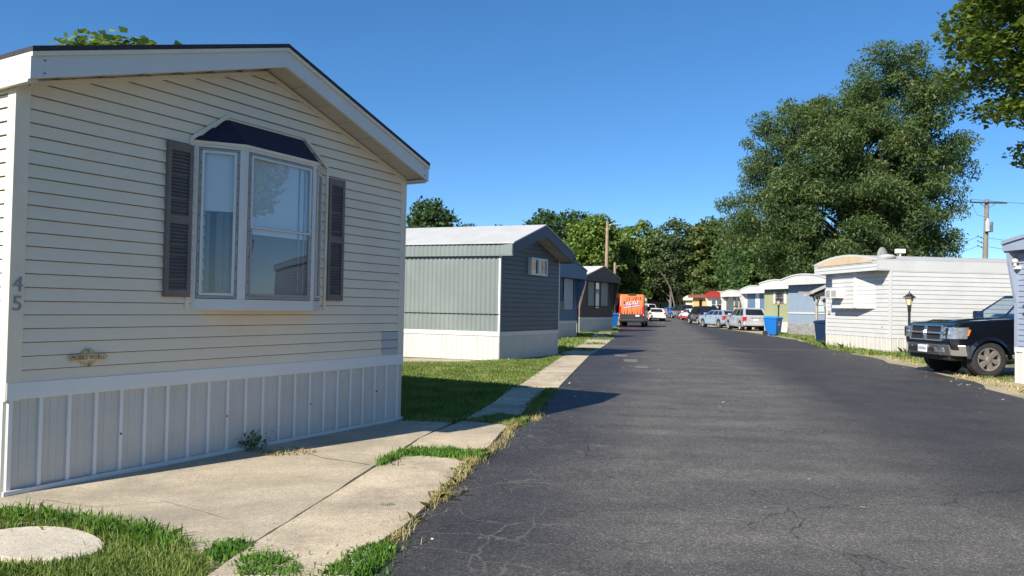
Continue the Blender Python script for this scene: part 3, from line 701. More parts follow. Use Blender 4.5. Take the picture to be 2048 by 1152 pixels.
def make_tree(name, label, H, R, base, nclump, nleaf, size, mat, seed, crad=1.6, asp=0.7, shape=LEAF4, droop=0.0, bark='bark', trunk_r=0.35, lobes=None, group=None, squash=1.0, hollow=0.35, flat=0.6, cat='tree', limbs=26, up=0.3, only=None):
    g = np.random.default_rng(seed); T = thing(name, label, cat, group=group)
    zc = (H+base)/2; rz = (H-base)/2
    cl = []
    lob = lobes or [(0, 0, zc, R, R*squash, rz)]
    wts = np.array([l[3]*l[4]*l[5] for l in lob]); wts /= wts.sum()
    while len(cl) < nclump:
        l = lob[g.choice(len(lob), p=wts)]
        d = g.normal(size=3); d /= np.linalg.norm(d); rr = (hollow + (1-hollow)*g.random())**0.6
        p = np.array([l[0]+d[0]*l[3]*rr, l[1]+d[1]*l[4]*rr, l[2]+d[2]*l[5]*rr])
        if p[2] < base-0.5: continue
        cl.append(p)
    cl = np.array(cl); cr = crad*(0.55+0.9*g.random(len(cl)))
    idx = g.choice(len(cl), nleaf, p=(cr**2)/np.sum(cr**2))
    d = g.normal(size=(nleaf, 3)); d /= np.linalg.norm(d, axis=1)[:, None]
    rad = cr[idx]*g.random(nleaf)**0.42
    ctr = cl[idx] + d*rad[:, None]*np.array([1, 1, flat])
    ctr[:, 2] -= droop*0.12*rad
    if only is not None: ctr = ctr[only(ctr)]
    vv = leaves(ctr, size, asp, g, shape, droop, up)
    fast_mesh('crown', vv, len(shape), mat, T)
    mb = MB(); lean = g.normal(size=2)*0.03*H
    top = H*0.8; tp = []
    for i in range(7):
        t = i/6; tp.append((lean[0]*t*t + 0.1*math.sin(3*t+seed), lean[1]*t*t, top*t-0.15))
    mb.tube(tp, [trunk_r*(1.25 if i == 0 else 1-0.82*i/6) for i in range(7)], 9)
    order = g.choice(len(cl), min(limbs, len(cl)), replace=False)
    for i in order:
        c = cl[i]; t = min(0.92, max(0.18, (c[2]*0.62)/top)); k = t*6; a = int(k); fr = k-a
        s0 = Vector(tp[a]).lerp(Vector(tp[min(6, a+1)]), fr); e = Vector(c)
        m = s0.lerp(e, 0.5) + Vector((0, 0, 0.08*(e-s0).length)) + Vector(g.normal(size=3)*0.15)
        r0 = trunk_r*(1-0.8*t)*0.55
        mb.tube([s0, m, e], [r0, r0*0.55, r0*0.15], 5)
        for q in range(2):
            j = g.choice(len(cl)); 
            if np.linalg.norm(cl[j]-c) < R*0.5: mb.tube([m, Vector(cl[j])], [r0*0.4, r0*0.08], 4)
    mb.build('trunk', bark, T, smooth=True)
    return T
def blades(name, label, pts, h, wd, mat, lean=0.4, hj=0.5, seed=1, cat=None, kind='stuff'):
    g = np.random.default_rng(seed); n = len(pts)
    th = g.uniform(0, 2*PI, n); hh = h*(1+hj*g.uniform(-1, 1, n)); ww = wd*(0.7+0.6*g.random(n))
    ax = np.stack([np.cos(th), np.sin(th), np.zeros(n)], 1); ld = g.uniform(0, 2*PI, n); la = lean*g.random(n)
    bend = np.stack([np.cos(ld), np.sin(ld), np.zeros(n)], 1)*(hh*la)[:, None]
    P = np.asarray(pts)
    a = P - ax*ww[:, None]/2; b = P + ax*ww[:, None]/2
    m = P + bend*0.35 + np.array([0, 0, 1])*(hh*0.6)[:, None]
    c = m + ax*ww[:, None]*0.32; d = P + bend + np.array([0, 0, 1])*(hh*(1-0.35*la))[:, None]; e = m - ax*ww[:, None]*0.32
    V = np.stack([a, b, c, d, e], 1).reshape(-1, 3)
    o = fast_mesh(name, V, 5, mat); return tag(o, label, cat, kind=kind)
def inpoly(x, y, poly):
    r = np.zeros(len(x), bool); n = len(poly); j = n-1
    for i in range(n):
        xi, yi = poly[i]; xj, yj = poly[j]
        c = ((yi > y) != (yj > y)) & (x < (xj-xi)*(y-yi)/(yj-yi+1e-12)+xi); r ^= c; j = i
    return r
def scatter(polys, dens, z=0.0, seed=1, clump=0.0, exclude=()):
    g = np.random.default_rng(seed); out = []
    for poly in polys:
        xs = [p[0] for p in poly]; ys = [p[1] for p in poly]; A = (max(xs)-min(xs))*(max(ys)-min(ys)); n = int(A*dens)
        x = g.uniform(min(xs), max(xs), n); y = g.uniform(min(ys), max(ys), n); k = inpoly(x, y, poly)
        for e in exclude: k &= ~inpoly(x, y, e)
        if clump: k &= (np.sin(x*9.1+1.3*np.sin(y*7.7))*np.sin(y*8.3+1.7*np.sin(x*6.1)) + g.uniform(-.6, .6, n)) > clump
        m_ = int(k.sum()); sg = np.where(g.random(m_) < .2, .06, .014); x = x[k]+g.normal(size=m_)*sg; y = y[k]+g.normal(size=m_)*sg; out.append(np.stack([x, y, np.full(len(x), z)], 1))
    return np.concatenate(out)
GP = lambda *a: [G(*p) for p in a]
# ================================================================== GROUND
mb = MB(); ysr = [-400, -60, -10, 0, 20, 40, 60, 75, 80, 85, 90, 95, 130, 200, 400, 900, 1500]; xsr = [-1200, -300, -60, -20, 0, 20, 60, 300, 1200]
for i in range(len(ysr)-1):
    for j in range(len(xsr)-1):
        a, b, c, d = ysr[i], ysr[i+1], xsr[j], xsr[j+1]
        mb.poly([(c, a, gz(a)), (d, a, gz(a)), (d, b, gz(b)), (c, b, gz(b))])
tag(mb.build('ground', 'ground'), 'flat grassy ground under the mobile home park', 'ground', kind='structure')
rl = [(-1.5, -30), (-1.0, -6), (-0.95, 2.2), (-0.84, 3.9), (-0.68, 5.0), (-0.55, 6.1), (-0.22, 8.0), (0.22, 10.3), (1.05, 15.0), (1.75, 19.5), (2.6, 25), (3.6, 30), (4.9, 38), (6.4, 47), (8.3, 58), (11.3, 75), (12.8, 82), (14.0, 88), (15, 95), (16.5, 112), (20, 140)]
rr = [(8.0, -30), (8.0, -6), (8.0, 2.2), (8.05, 3.9), (8.1, 5.0), (8.2, 6.2), (8.35, 8.0), (8.6, 10.28), G(2048, 798), (10.1, 17.4), (11.6, 25), (12.6, 30), (14.3, 37.5), (15.4, 46), (16.4, 58), (18.4, 75), (19.6, 82), (21.0, 88), (23, 95), (29, 112), (40, 140)]
mb = MB(); grd = []
R_ROAD = []
nj = 10
for i in range(len(rl)-1):
    for s in range(6):
        t0, t1 = s/6, (s+1)/6
        L0 = Vector(rl[i]).lerp(Vector(rl[i+1]), t0); L1 = Vector(rl[i]).lerp(Vector(rl[i+1]), t1)
        Q0 = Vector(rr[i]).lerp(Vector(rr[i+1]), t0); Q1 = Vector(rr[i]).lerp(Vector(rr[i+1]), t1)
        def wob(p): return Vector((p.x+0.07*math.sin(p.y*3.1)+0.05*math.sin(p.y*7.7+1), p.y))
        wobr = lambda p: Vector((p.x+0.14*math.sin(p.y*1.7)+0.08*math.sin(p.y*4.3+1), p.y))
        L0, L1, Q0, Q1 = wob(L0), wob(L1), wobr(Q0), wobr(Q1)
        mb.poly([(L0.x, L0.y, gz(L0.y)+0.010), (Q0.x, Q0.y, gz(Q0.y)+0.010), (Q1.x, Q1.y, gz(Q1.y)+0.010), (L1.x, L1.y, gz(L1.y)+0.010)])
tag(mb.build('road', 'road'), 'dark sealed asphalt street with cracks and worn patches', 'road', kind='structure')
# transverse joint across the road and old tar lines
mb = MB(); a = Vector(G(1205, 693)); b = Vector(G(1660, 702))
prev = None
for i in range(41):
    t = i/40; p = a.lerp(b, t) + Vector((0, 0.12*math.sin(t*9)+0.05*math.sin(t*31))); wd_ = 0.05+0.04*abs(math.sin(t*17))
    q = (p, wd_)
    if prev: mb.poly([(prev[0].x, prev[0].y-prev[1], 0.0145), (p.x, p.y-wd_, 0.0145), (p.x, p.y+wd_, 0.0145), (prev[0].x, prev[0].y+prev[1], 0.0145)])
    prev = q
pm('joint', (0.21, 0.175, 0.12), 0.9, var=0.4, scale=6)
tag(mb.build('road_joint', 'joint'), 'tan dirt filled joint across the street', 'joint', kind='structure')
pm('sand_streak', (0.15, 0.135, 0.11), 0.9, var=0.2, scale=10)
mb = MB()
for (x, y, l, w_) in ((1243, 712, 0.9, 0.25), (1262, 722, 1.1, 0.25), (1285, 735, 0.7, 0.2)):
    gx, gy = G(x, y); mb.poly([(gx-w_, gy-l/2, .0145), (gx+w_*0.3, gy-l*0.6, .0145), (gx+w_, gy+l/2, .0145), (gx-w_*0.6, gy+l*0.45, .0145)])
tag(mb.build('paint_scuff', 'sand_streak'), 'faint pale scuff marks on the asphalt beyond the shadow', 'scuff mark', kind='structure')
# dirt and concrete verge on the right side, far apron
def strip(name, mat, A, B, z, label, n=6, wob=0.06, cat='path'):
    mb = MB()
    for i in range(len(A)-1):
        for s in range(n):
            t0, t1 = s/n, (s+1)/n
            P = [Vector(A[i]).lerp(Vector(A[i+1]), t0), Vector(B[i]).lerp(Vector(B[i+1]), t0), Vector(B[i]).lerp(Vector(B[i+1]), t1), Vector(A[i]).lerp(Vector(A[i+1]), t1)]
            P = [Vector((p.x+wob*math.sin(p.y*4.7+k_)+wob*0.5*math.sin(p.y*11.3), p.y)) for p, k_ in zip(P, (0, 2, 2, 0))]
            mb.poly([(p.x, p.y, gz(p.y)+z) for p in P])
    return tag(mb.build(name, mat), label, cat, kind='structure')
va = [(8.4, 2), (8.7, 8), (9.2, 13), (10.2, 17.4), (11.4, 24.2)]; vb = [(11.5, 2), (11.8, 8), (12.5, 13), (14.5, 17.4), (13.2, 24.2)]
strip('path', 'dirt', [(x-0.6, y) for x, y in va], vb, 0.005, 'tan concrete and dirt verge under the black pickup')
strip('path', 'dirt', [(11.2, 24.2), (12.4, 30), (14.0, 37.5), (15.0, 45), (16.0, 57)], [(12.4, 24.2), (13.2, 30), (15.3, 37.5), (16.3, 45), (22.0, 57)], 0.005, 'thin dirt verge along the right trailers')
strip('path', 'dirt', [(16.0, 57), (18.0, 75), (19.2, 82), (20.5, 95), (24, 120)], [(22, 57), (25, 75), (26, 82), (27, 95), (40, 120)], 0.005, 'tan gravel where the far cars are parked')
strip('path', 'dirt', [(5.2, 60), (9.0, 75), (10.5, 85), (12, 95), (13, 120)], [(8.6, 60), (11.6, 75), (13.0, 85), (15.2, 95), (18, 120)], 0.005, 'tan gravel at the far left side of the street')
strip('path', 'patio', [(1.3, 22.6), (2.2, 28), (3.0, 33), (3.9, 38), (5.6, 46), (7.2, 56)], [(2.2, 22.6), (3.3, 28), (4.4, 33.5), (5.2, 39.5), (6.5, 47.5), (8.1, 57)], 0.006, 'cracked far sidewalk in front of the blue and brown homes')
def slab(pix, z, mat, name, label, cat='sidewalk slab', group=None, jag=0.0, thick=None):
    P = [G(*p) for p in pix]; cx_, cy_ = sum(p[0] for p in P)/len(P), sum(p[1] for p in P)/len(P)
    Q = []
    for i in range(len(P)):
        a, b = Vector(P[i]), Vector(P[(i+1) % len(P)]); n = max(1, int((b-a).length/0.12))
        for s in range(n):
            p = a.lerp(b, s/n); 
            if s and jag: p += Vector((random.uniform(-jag, jag), random.uniform(-jag, jag)))
            Q.append(p)
    mb = MB(); mb.prism([(p.x, p.y) for p in Q], lambda p, a: (p[0], p[1], a), -0.05, z)
    o = mb.build(name, mat, bevel=0.006); return tag(o, label, cat, group, kind='structure')
slab([(-60, 1010), (3, 998), (800, 843), (905, 848), (842, 878), (745, 938), (640, 1008), (500, 1096), (430, 1118), (385, 1108), (330, 1082), (270, 1058), (150, 1045), (-60, 1062)], 0.022, 'patio', 'patio', 'worn stained concrete patio in front of the beige home', 'patio', jag=0.006)
gw = 'concrete slabs of the left sidewalk'
slab([(412, 1165), (470, 1122), (503, 1100), (645, 1009), (752, 940), (790, 921), (845, 918), (938, 925), (905, 962), (862, 1010), (815, 1055), (765, 1090), (700, 1165)], 0.032, 'concrete', 'sidewalk', 'nearest long speckled sidewalk slab with a curled leaf', group=gw, jag=0.004)
slab([(800, 912), (842, 880), (925, 846), (1018, 855), (1000, 872), (972, 905), (930, 921), (860, 914)], 0.030, 'concrete', 'sidewalk', 'sidewalk slab half crossed by the home shadow edge', group=gw, jag=0.004)
slab([(930, 842), (990, 806), (1065, 807), (1035, 838), (1010, 850)], 0.026, 'concrete', 'sidewalk', 'first sidewalk slab lying wholly in shadow', group=gw, jag=0.003)
slab([(992, 804), (1025, 778), (1092, 779), (1066, 805)], 0.026, 'concrete', 'sidewalk', 'second shaded slab beside the lawn', group=gw, jag=0.003)
slab([(1038, 774), (1100, 730), (1128, 712), (1178, 713), (1150, 742), (1118, 776)], 0.026, 'concrete', 'sidewalk', 'sunlit tan slab beyond the home shadow', group=gw, jag=0.004)
slab([(1132, 710), (1165, 690), (1212, 690), (1180, 711)], 0.024, 'concrete', 'sidewalk', 'sidewalk slab beside the grey home corner', group=gw, jag=0.004)
slab([(1168, 688), (1192, 676), (1228, 676), (1214, 688)], 0.020, 'concrete', 'sidewalk', 'small slab before the blue home lamp', group=gw, jag=0.004)
slab([(740, 730), (740, 716), (905, 720), (995, 725.5), (930, 729)], 0.02, 'patio', 'patio_edge', 'concrete strip at the foot of the corrugated wall', 'concrete strip', jag=0.003)
e_ = []
for i in range(28):
    t = 2*PI*i/28; e_.append((80+128*math.cos(t)+6*math.sin(3*t), 1095+34*math.sin(t)))
slab(e_, 0.028, 'pale_conc', 'stepping_pad', 'round pale concrete pad in the lower left grass', 'concrete pad', jag=0)
def joint_line(pix, w_, z, label):
    P = [Vector(G(*p)) for p in pix]; Q = []
    for a, b in zip(P, P[1:]):
        n = max(2, int((b-a).length/0.06))
        for i in range(n): Q.append(a.lerp(b, i/n)+Vector((random.uniform(-.006, .006), random.uniform(-.006, .006))))
    mb = MB()
    for a, b in zip(Q, Q[1:]):
        d = (b-a).normalized(); n_ = Vector((-d.y, d.x))*w_*random.uniform(.5, 1.2)
        mb.poly([(a.x-n_.x, a.y-n_.y, z), (b.x-n_.x, b.y-n_.y, z), (b.x+n_.x, b.y+n_.y, z), (a.x+n_.x, a.y+n_.y, z)])
    tag(mb.build('crack', 'crack_dirt'), label, 'crack', kind='structure')
pm('crack_dirt', (0.10, 0.085, 0.06), 0.9, var=0.4, scale=8)
joint_line([(585, 897), (640, 920), (700, 929), (752, 937)], .005, .0255, 'dirt filled joint crossing the patio towards the grass gap')
joint_line([(60, 1003), (190, 1022), (330, 1010), (420, 1035), (470, 1050)], .002, .0255, 'hairline crack across the near part of the patio')
# ------------------------------------------------------------------ grass
pad = GP((-50, 1095), (-20, 1068), (60, 1060), (150, 1062), (205, 1080), (208, 1100), (190, 1118), (120, 1130), (0, 1133), (-50, 1125))
bl = GP((-60, 1042), (60, 1030), (150, 1040), (262, 1056), (318, 1078), (392, 1112), (412, 1125), (408, 1168), (-60, 1168))
blades('grass', 'short green grass round the pale concrete pad', scatter([bl], 9000, 0.0, 3, exclude=[pad]), 0.05, 0.006, 'grass_green', 0.7, seed=3, cat='grass')
edgeb = GP((-60, 1036), (40, 1028), (60, 1026), (160, 1040), (262, 1052), (335, 1078), (392, 1104), (330, 1108), (200, 1072), (150, 1056), (60, 1052), (-60, 1062))
blades('grass', 'long dark green blades along the patio edge', scatter([edgeb], 4200, 0.0, 4), 0.085, 0.009, 'grass_lush', 0.9, seed=4, cat='grass')
cl1 = [GP((415, 1112), (440, 1096), (490, 1092), (505, 1102), (492, 1112), (450, 1124), (420, 1124)), GP((480, 1132), (500, 1120), (545, 1116), (590, 1138), (605, 1165), (480, 1165)),
       GP((655, 1150), (700, 1120), (735, 1100), (780, 1095), (780, 1112), (765, 1128), (735, 1165), (640, 1165))]
blades('grass', 'low clover clumps between slab and road', scatter(cl1, 14000, 0.012, 5), 0.04, 0.012, 'grass_lush', 0.8, seed=5, cat='weeds')
strips = [GP((786, 918), (810, 908), (900, 906), (940, 914), (970, 912), (962, 924), (935, 925), (840, 918)), GP((752, 938), (775, 922), (795, 918), (798, 924), (765, 940))]
blades('grass', 'green weeds in the gap between two sidewalk slabs', scatter(strips, 9000, 0.02, 6), 0.055, 0.011, 'grass_lush', 0.8, seed=6, cat='weeds')
dry = []
for (x, y), (x2, y2) in zip([(775, 1092), (815, 1048), (862, 1008), (905, 960), (940, 925), (980, 905), (1005, 880), (1018, 858), (1062, 842)], [(815, 1048), (862, 1008), (905, 960), (940, 925), (980, 905), (1005, 880), (1018, 858), (1030, 846), (1075, 828)]):
    d_ = 24 if y > 930 else 14
    dry.append(GP((x-4, y), (x2-4, y2), (x2+d_*0.7, y2+2), (x+d_, y+2)))
blades('grass', 'straw coloured dry grass along the road edge', scatter(dry, 8500, 0.005, 7, clump=-0.1), 0.062, 0.005, 'grass_dry', 1.3, seed=7, cat='dry grass')
gre2 = [GP((925, 843), (1000, 832), (1045, 838), (1062, 806), (1092, 781), (1112, 781), (1080, 822), (1045, 852), (1018, 856)), GP((1012, 850), (1035, 838), (1058, 836), (1045, 852), (1025, 856)), GP((930, 905), (985, 905), (975, 916), (945, 920))]
blades('grass', 'green and yellow tufts between slabs and road shadow', scatter(gre2, 5200, 0.0, 8), 0.055, 0.009, 'grass_green', 0.9, seed=8, cat='grass')
lawn = GP((800, 846), (785, 765), (795, 726), (930, 726), (1000, 721), (1075, 721), (1128, 711), (1100, 732), (1038, 772), (1022, 778), (985, 806), (925, 845), (905, 848))
l1 = scatter([lawn], 2300, 0.0, 9)
blades('lawn', 'mown green lawn between the beige and grey homes', l1, 0.055, 0.011, 'grass_green', 0.8, seed=9, cat='lawn')
far = [[(1.5, 22.6), (0.6, 23.0), (2.2, 33.6), (3.1, 35.6), (3.9, 43), (4.8, 42.6), (3.4, 33.5), (2.2, 26)], [(6.2, 47), (5.0, 43.5), (5.8, 43.5), (7.6, 53), (8.2, 57.5), (7.0, 60), (5.5, 60), (6.0, 50)]]
blades('grass', 'grass patches along the far left sidewalk', scatter(far, 300, 0.0, 10, clump=-0.1), 0.09, 0.03, 'grass_green', 0.8, seed=10, cat='grass')
far2 = [[(1.6, 24.4), (2.6, 24.2), (2.9, 25.3), (1.9, 25.6)], [(2.2, 29), (3.5, 28.6), (3.7, 29.7), (2.5, 30.3)], [(2.9, 33.6), (4.4, 33.2), (4.7, 34.8), (3.3, 35.2)], [(3.9, 39.5), (5.3, 39.0), (5.5, 40.5), (4.2, 40.8)], [(5.2, 44.5), (6.3, 44.4), (6.6, 46.3), (5.5, 46.4)]]
blades('grass', 'tufts breaking up the far left sidewalk', scatter(far2, 650, 0.0, 41, clump=-0.05), 0.08, 0.03, 'grass_green', 0.8, seed=41, cat='grass')
rgt = [[(11.7, 25.2), (12.7, 31), (14.5, 37.5), (15.6, 44), (16.4, 47.5), (18.5, 47.5), (17.5, 40), (16.0, 36), (13.3, 31.5), (13.1, 27), (14.5, 25.8), (14.5, 24.2), (12.8, 24.0)], ]
blades('grass', 'grass at the foot of the right hand trailers', scatter(rgt, 420, 0.0, 11, clump=-0.45), 0.13, 0.028, 'grass_green', 0.9, seed=11, cat='grass')
tall = [[(12.5, 26.6), (12.9, 29.5), (12.7, 31), (12.2, 30), (11.9, 27)], [(13.0, 24.9), (14.8, 24.6), (15, 25.7), (13.1, 25.8)]]
blades('weeds', 'tall dry weeds against the white trailer skirt', scatter(tall, 220, 0.0, 12, clump=0.1), 0.27, 0.018, 'grass_green', 0.9, seed=12, cat='weeds')
vd = [[(x+0.0, y), (x+0.55, y), (x2+0.55, y2), (x2+0.0, y2)] for (x, y), (x2, y2) in zip([(8.75, 12), (9.3, 14), (9.9, 16.2), (10.6, 18.6), (11.3, 22), (12.2, 27)], [(9.3, 14), (9.9, 16.2), (10.6, 18.6), (11.3, 22), (12.2, 27), (14.4, 37.5)])]
blades('grass', 'patchy dry grass on the edge of the right verge', scatter(vd, 380, 0.0, 13, clump=0.05), 0.06, 0.02, 'grass_dry', 0.9, seed=13, cat='dry grass')
blades('grass', 'thin green grass under the pickup bumper verge', scatter([[(10.1, 16), (11.8, 15.6), (12.3, 17), (10.6, 17.0)], [(11.2, 20.5), (12.6, 20.5), (13.6, 24), (12.2, 24)]], 420, 0.0, 14, clump=0.1), 0.07, 0.02, 'grass_green', 0.9, seed=14, cat='grass')
# scattered dead leaves on the road and slabs
g_ = np.random.default_rng(21)
pp = []
for _ in range(55):
    y = g_.uniform(5, 34); pp.append((g_.uniform(0.5+y*0.12, 7.5+y*0.15), y, 0.016))
for _ in range(80):
    y = g_.uniform(11, 26); pp.append((8.3+(y-11)*0.19+abs(g_.normal())*-0.5+0.4, y, 0.018))
for _ in range(14):
    y = g_.uniform(4, 7); pp.append((-0.6+g_.normal()*0.15+(y-4)*0.05, y, 0.02))
for _ in range(60): pp.append((g_.uniform(-0.5, 1.2), g_.uniform(11, 20), 0.06))
pp = np.array(pp); vv = leaves(pp, 0.034, 1.1, g_, LEAF4, 0, 2.5, 0.5); vv[:, 2] = np.maximum(vv[:, 2], 0.014)
tag(fast_mesh('leaf_litter', vv, 4, 'dead_leaf'), 'pale fallen leaves scattered over the street', 'leaf litter', kind='stuff')
# curled green leaf lying on the near slab
x_, y_ = G(770, 1021); mb = MB()
for i in range(-3, 4):
    mb.poly([(x_+i*0.012, y_, .04+.004*abs(i)), (x_+i*0.016-.006, y_+.045-.006*abs(i), .05), (x_+i*0.017+.006, y_+.04-.006*abs(i), .045), (x_+i*0.012+.009, y_, .038)])
    mb.poly([(x_+i*0.012, y_, .04), (x_+i*0.016-.006, y_-.03+.004*abs(i), .055), (x_+i*0.017+.006, y_-.03+.004*abs(i), .05), (x_+i*0.012+.009, y_, .038)])
tag(mb.build('fallen_leaf', 'green_leaf'), 'curled pale green leaf lying on the near slab', 'leaf')
# weeds growing at the skirt
x_, y_ = G(505, 905)
ws = leaves(np.array([(x_, y_, 0.03)])+g_.normal(size=(160, 3))*np.array([.06, .06, .045])+np.array([0, 0, .06]), 0.035, 0.6, g_, LEAF4, 0, 0.3)
WD = thing('weed', 'small leafy weed growing at the foot of the skirt', 'weed'); fast_mesh('foliage', ws, 4, 'leaf_mid', WD)
for a_ in range(4): MB().tube([(x_, y_, 0.0), (x_+.04*math.cos(a_*1.6), y_+.04*math.sin(a_*1.6), .09), (x_+.08*math.cos(a_*1.6), y_+.08*math.sin(a_*1.6), .15)], .003, 4).build('stem', 'leaf_mid', WD)
ds = scatter([GP((500, 908), (560, 905), (640, 908), (610, 915), (540, 918))], 1400, 0.022, 31, clump=0.0)
blades('grass', 'dried weeds lying on the shaded patio', ds, 0.035, 0.008, 'grass_dry', 2.0, seed=31, cat='dry grass')
# ================================================================== HOMES ON THE LEFT
SK1 = [(0, 0), (.007, .020), (.034, .020), (.041, 0), (.09, 0), (.094, .005), (.104, .005), (.108, 0), (.145, 0), (.149, .005), (.159, .005), (.163, 0), (.205, 0)]
D1 = 1.0510
H1 = house('beige sided mobile home with bay window nearest the camera', G(6, 998), D1, 4.415, 15.0, 0.695, 3.10, 0.71, ov=0.30, os=0.07, fz=0.185,
           walls=('beige', 'beige'), pitch=0.0983, roofm='shingle', skirtm='white_skirt', skirt_style=SK1, band='band_ridge_light', trim='beige_trim', corner_w=0.085, sidef=0.2)
# drip edge and base rail, frieze trim under the soffit
mb = MB()
for (a, za), (b, zb) in (((-0.07, 3.078), (2.2075, 3.81)), ((2.2075, 3.81), (4.485, 3.078))):
    mb.hexa([(a, -.318, za-.035), (b, -.318, zb-.035), (b, -.302, zb-.035), (a, -.302, za-.035), (a, -.318, za-.003), (b, -.318, zb-.003), (b, -.302, zb-.003), (a, -.302, za-.003)])
mb.build('drip_edge', 'beige_trim', H1)
mb = MB()
for (a, za), (b, zb) in (((0.07, 2.945), (2.2075, 3.625)), ((2.2075, 3.625), (4.345, 2.945))):
    mb.hexa([(a, -.035, za-.035), (b, -.035, zb-.035), (b, -.001, zb-.035), (a, -.001, za-.035), (a, -.035, za), (b, -.035, zb), (b, -.001, zb), (a, -.001, za)])
mb.build('frieze_trim', 'beige_trim', H1)
MB().box(-0.02, 4.43, -0.04, -0.018, 0.02, 0.055).build('base_rail', 'white_paint', H1, bevel=0.004)
for u in (0.02, 4.4):
    for v in (3.04, 2.95): MB().lathe([(0.005, -.303), (0.005, -.309)], c=(u, 0, v), n=8, axis='y').build('screw_head', 'dark_gap', H1)
for u, v in ((0.84, .34), (1.86, .36), (2.9, .36), (3.95, .40)): MB().lathe([(0.008, -.0), (0.008, -.024)], c=(u, 0, v), n=8, axis='y').build('screw_head', 'dark_gap', H1)
pt = MB(); lap(pt, lambda u, o, v: (u, -o-0.004, v), [(4.03, .812), (4.335, .812), (4.335, 1.088), (4.03, 1.088)], 0.7933, 0.0983); pt.build('siding_patch', 'beige_patch', H1)
# louvred shutters
def shutter(u0, u1, v0, v1):
    m = MB(); y0 = -0.045
    m.box(u0, u0+.035, y0, -.012, v0, v1); m.box(u1-.035, u1, y0, -.012, v0, v1)
    for a, b in ((v0, v0+.06), (v1-.07, v1), ((v0+v1)/2-.035, (v0+v1)/2+.035)): m.box(u0+.035, u1-.035, y0+.002, -.012, a, b)
    for a, b in ((v0+.06, (v0+v1)/2-.035), ((v0+v1)/2+.035, v1-.07)):
        n = 19; st = (b-a)/n
        for i in range(n):
            z = a+i*st
            m.hexa([(u0+.035, y0+.006, z), (u1-.035, y0+.006, z), (u1-.035, y0+.012, z), (u0+.035, y0+.012, z), (u0+.035, -.022, z+st*.85), (u1-.035, -.022, z+st*.85), (u1-.035, -.016, z+st*.85), (u0+.035, -.016, z+st*.85)])
        m.box(u0+.035, u1-.035, -.0145, -.013, a, b)
    m.build('shutter', 'shutter', H1)
shutter(1.172, 1.418, 1.435, 2.748); shutter(3.085, 3.322, 1.433, 2.734)
# bay window
pa, pb, pc, pd = (1.45, 0.0), (1.79, .25), (2.67, .25), (3.02, 0.0)
def face(p, q):
    L_ = math.hypot(q[0]-p[0], q[1]-p[1]); dx, dy = (q[0]-p[0])/L_, (q[1]-p[1])/L_
    nx, ny = -dy, dx
    if ny < 0: nx, ny = -nx, -ny
    return (lambda u, o, v: (p[0]+dx*u+nx*o, -(p[1]+dy*u+ny*o), v)), L_
bay = MB()
def hx(mb, T, a, b, c, d, o0, o1, mi=0): mb.hexa([T(a, o0, c), T(b, o0, c), T(b, o1, c), T(a, o1, c), T(a, o0, d), T(b, o0, d), T(b, o1, d), T(a, o1, d)], mi)
TL_, LL = face(pa, pb); TC_, LC = face(pb, pc); TR_, LR = face(pc, pd)
for T, L_ in ((TL_, LL), (TC_, LC), (TR_, LR)):
    hx(bay, T, 0.0, L_, 1.325, 1.425, -.02, 0.0); hx(bay, T, 0.0, L_, 2.755, 2.81, -.02, 0.004)
    hx(bay, T, 0.0, .042, 1.425, 2.755, -.02, 0.002); hx(bay, T, L_-.042, L_, 1.425, 2.755, -.02, 0.002)
bay.poly([(pa[0], 0, 1.327), (pb[0], -pb[1], 1.327), (pc[0], -pc[1], 1.327), (pd[0], 0, 1.327)])
bay.poly([(pa[0], 0, 2.80), (pb[0], -pb[1], 2.80), (pc[0], -pc[1], 2.80), (pd[0], 0, 2.80)])
BAY = bay.build('bay_window', 'white_paint', H1, bevel=0.003)
def rail(T, a, b, c, d, w_, o0, o1, mat, nm):
    m = MB(); hx(m, T, a, b, c, c+w_, o0, o1); hx(m, T, a, b, d-w_, d, o0, o1); hx(m, T, a, a+w_, c+w_, d-w_, o0, o1); hx(m, T, b-w_, b, c+w_, d-w_, o0, o1)
    return m.build(nm, mat, BAY, bevel=0.002)
def pane(T, a, b, c, d, o, mat='window_glass', nm='pane'): MB().poly([T(a, o, c), T(b, o, c), T(b, o, d), T(a, o, d)]).build(nm, mat, BAY)
# left light: grey sealant frame, white sash, blind above, curtain below
rail(TL_, .045, LL-.045, 1.43, 2.75, .022, -.01, .006, 'frame_grey', 'sealant_frame'); rail(TL_, .067, LL-.067, 1.455, 2.728, .022, -.004, .014, 'white_paint', 'sash')
pane(TL_, .08, LL-.08, 1.47, 2.715, .004); pane(TL_, .05, LL-.05, 2.20, 2.74, -.03, 'blind', 'blind'); m = MB(); nf = 26
for i in range(nf):
    a_, b_ = .05+(LL-.10)*i/nf, .05+(LL-.10)*(i+1)/nf; oa, ob = -.06+.012*math.sin(i*1.3), -.06+.012*math.sin((i+1)*1.3)
    if .30 < i/nf < .46: continue
    m.poly([TL_(a_, oa, 1.43), TL_(b_, ob, 1.43), TL_(b_, ob, 2.20), TL_(a_, oa, 2.20)])
m.build('curtain', 'curtain_pale', BAY)
pane(TL_, .05, LL-.05, 1.43, 2.20, -.09, 'interior', 'dark_backing')
